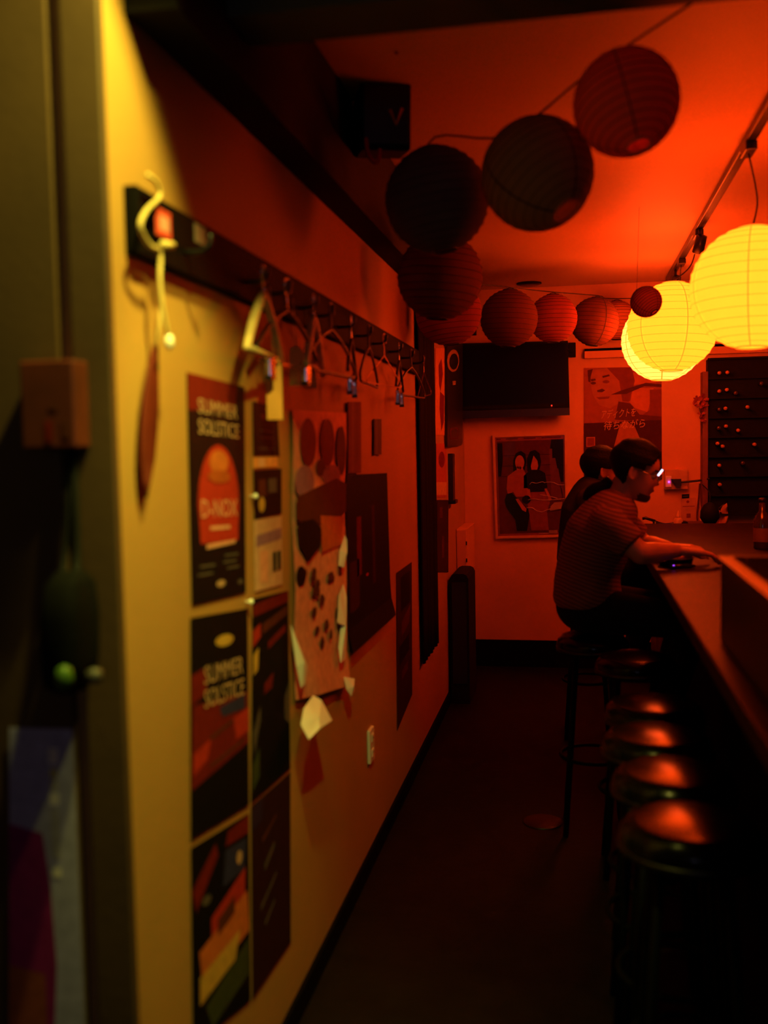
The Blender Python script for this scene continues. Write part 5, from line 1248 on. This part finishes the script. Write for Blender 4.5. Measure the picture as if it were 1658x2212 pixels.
    if glasses:
        bm = bmesh.new(); head_bm(bm, HM, 0.003, lambda x, y, z: z < 0.034 and x > 0.040 and z > 0.004, face=False)
        bo = from_bm('beard', bm, mat('dark_stubble', (0.045, 0.016, 0.011), 0.7), root, True)
        gm = mat('glasses_metal', (0.72, 0.72, 0.78), 0.12, 1.0, var=0.02)
        fr_ = []
        for s in (-1, 1):
            ring = [HM @ Vector((0.104 - 0.20 * abs(0.034 + 0.026 * math.cos(a) - 0.034) * 0 - 0.012 * ((0.034 + 0.026 * math.cos(a)) / 0.06) ** 2, s * (0.034 + 0.026 * math.cos(a)), 0.112 + 0.021 * math.copysign(abs(math.sin(a)) ** 0.8, math.sin(a)))) for a in [2 * math.pi * k / 28 for k in range(28)]]
            g_ = tube('glasses_rim', ring, 0.0022, gm, root, 8, True)
            bm = bmesh.new(); bm.faces.new([bm.verts.new(p) for p in ring]); from_bm('lens', bm, glass_mat('lens_glass', rough=0.02, ior=1.6), g_)
            tube('glasses_temple', [HM @ Vector(p) for p in ((0.092, s * 0.060, 0.118), (0.085, s * 0.072, 0.120), (0.0, s * 0.080, 0.122), (-0.02, s * 0.081, 0.112))], 0.0018, gm, root, 6)
        ec = at_y(1425.5, 1021, J['head'].y - 0.062); ed = (at_y(1431, 1014, J['head'].y - 0.062) - at_y(1420, 1028, J['head'].y - 0.062)).normalized()
        nh = ((CAM - ec).normalized() + (Vector((0.35, -1.6, 1.75)) - ec).normalized()).normalized(); ew = nh.cross(ed).normalized(); ed2 = ew.cross(nh)
        bm = bmesh.new(); vs_ = [bm.verts.new(ec + ed2 * a_ * 0.0145 + ew * b_ * 0.0034 + nh * c_ * 0.0015) for a_ in (-1, 1) for b_ in (-1, 1) for c_ in (-1, 1)]
        for q_ in ((0, 1, 3, 2), (4, 6, 7, 5), (0, 4, 5, 1), (2, 3, 7, 6), (0, 2, 6, 4), (1, 5, 7, 3)): bm.faces.new([vs_[i_] for i_ in q_])
        from_bm('glasses_glint_plate', bm, mat('glint_plate_mirror', (0.9, 0.9, 0.92), 0.03, 1.0, var=0), root)  # added mirror plate, angled to return the cool panel as a glint
        tube('glasses_bridge', [HM @ Vector(p) for p in ((0.104, -0.009, 0.118), (0.108, 0, 0.121), (0.104, 0.009, 0.118))], 0.0018, gm, root, 6)
    world_children(root)
    return root

PY = 4.0
k_ = lambda px, py, y=PY: at_y(px, py, y)
J1 = dict(hip=k_(1268, 1302), waist=k_(1270, 1232), chest=k_(1294, 1158), neck=k_(1326, 1098), head=k_(1373, 1014),
          sh_r=k_(1312, 1132, PY - 0.17), el_r=k_(1384, 1196, PY - 0.20), wr_r=k_(1462, 1190, PY - 0.12), hd_r=Vector((1, 0.10, -0.10)),
          sh_l=k_(1330, 1122, PY + 0.17), el_l=k_(1392, 1178, PY + 0.20), wr_l=k_(1440, 1182, PY + 0.05), hd_l=Vector((1, -0.3, 0.0)),
          kn_r=Vector((0.44, PY - 0.11, 0.86)), kn_l=Vector((0.44, PY + 0.12, 0.86)), an_r=Vector((0.30, PY - 0.11, 0.42)), an_l=Vector((0.32, PY + 0.11, 0.42)))
spine = (J1['chest'] - J1['waist']).normalized()
SHIRT = stripe_mat('striped_cotton', (0.13, 0.055, 0.036), (0.24, 0.095, 0.05), (spine.x, 0.0, spine.z), 420.0)
pony = [k_(1318, 1040), k_(1303, 1052), k_(1285, 1060), k_(1272, 1070), k_(1267, 1082)]
person('man with ponytail and glasses in a striped T-shirt leaning on the bar', J1, SHIRT, 0.72, 'pony', Euler((0, math.radians(19), math.radians(-3))).to_matrix(), 0.96, 0.004, True, pony=pony)
make_stool('bar_stool', J1['hip'].x + 0.02, PY, 'black round bar stool under the man in the striped shirt', 'black bar stools along the counter', J1['hip'].z - 0.122)

P2 = 5.3
k2 = lambda px, py, y=P2: at_y(px, py, y)
J2 = dict(hip=k2(1258, 1216), waist=k2(1258, 1165), chest=k2(1268, 1108), neck=k2(1281, 1058), head=k2(1299, 1014),
          sh_r=k2(1272, 1086, P2 - 0.17), el_r=k2(1300, 1150, P2 - 0.20), wr_r=k2(1350, 1158, P2 - 0.1), hd_r=Vector((1, 0.2, -0.05)),
          sh_l=k2(1284, 1080, P2 + 0.17), el_l=k2(1312, 1142, P2 + 0.22), wr_l=k2(1356, 1152, P2 + 0.1), hd_l=Vector((1, -0.2, -0.05)),
          kn_r=Vector((0.42, P2 - 0.11, 0.86)), kn_l=Vector((0.42, P2 + 0.12, 0.86)), an_r=Vector((0.28, P2 - 0.11, 0.42)), an_l=Vector((0.30, P2 + 0.11, 0.42)))
JACKET = mat('olive_jacket_cloth', (0.040, 0.036, 0.016), 0.9, var=0.25, scale=14, bump=0.3, bscale=20, spec=0.1)
person('dark-haired person in an olive jacket half hidden behind the man', J2, JACKET, 1.0, 'short', Euler((0, math.radians(8), math.radians(10))).to_matrix(), 1.0, 0.006)
make_stool('bar_stool', J2['hip'].x + 0.02, P2, 'black round bar stool under the person in the olive jacket', 'black bar stools along the counter', J2['hip'].z - 0.122)
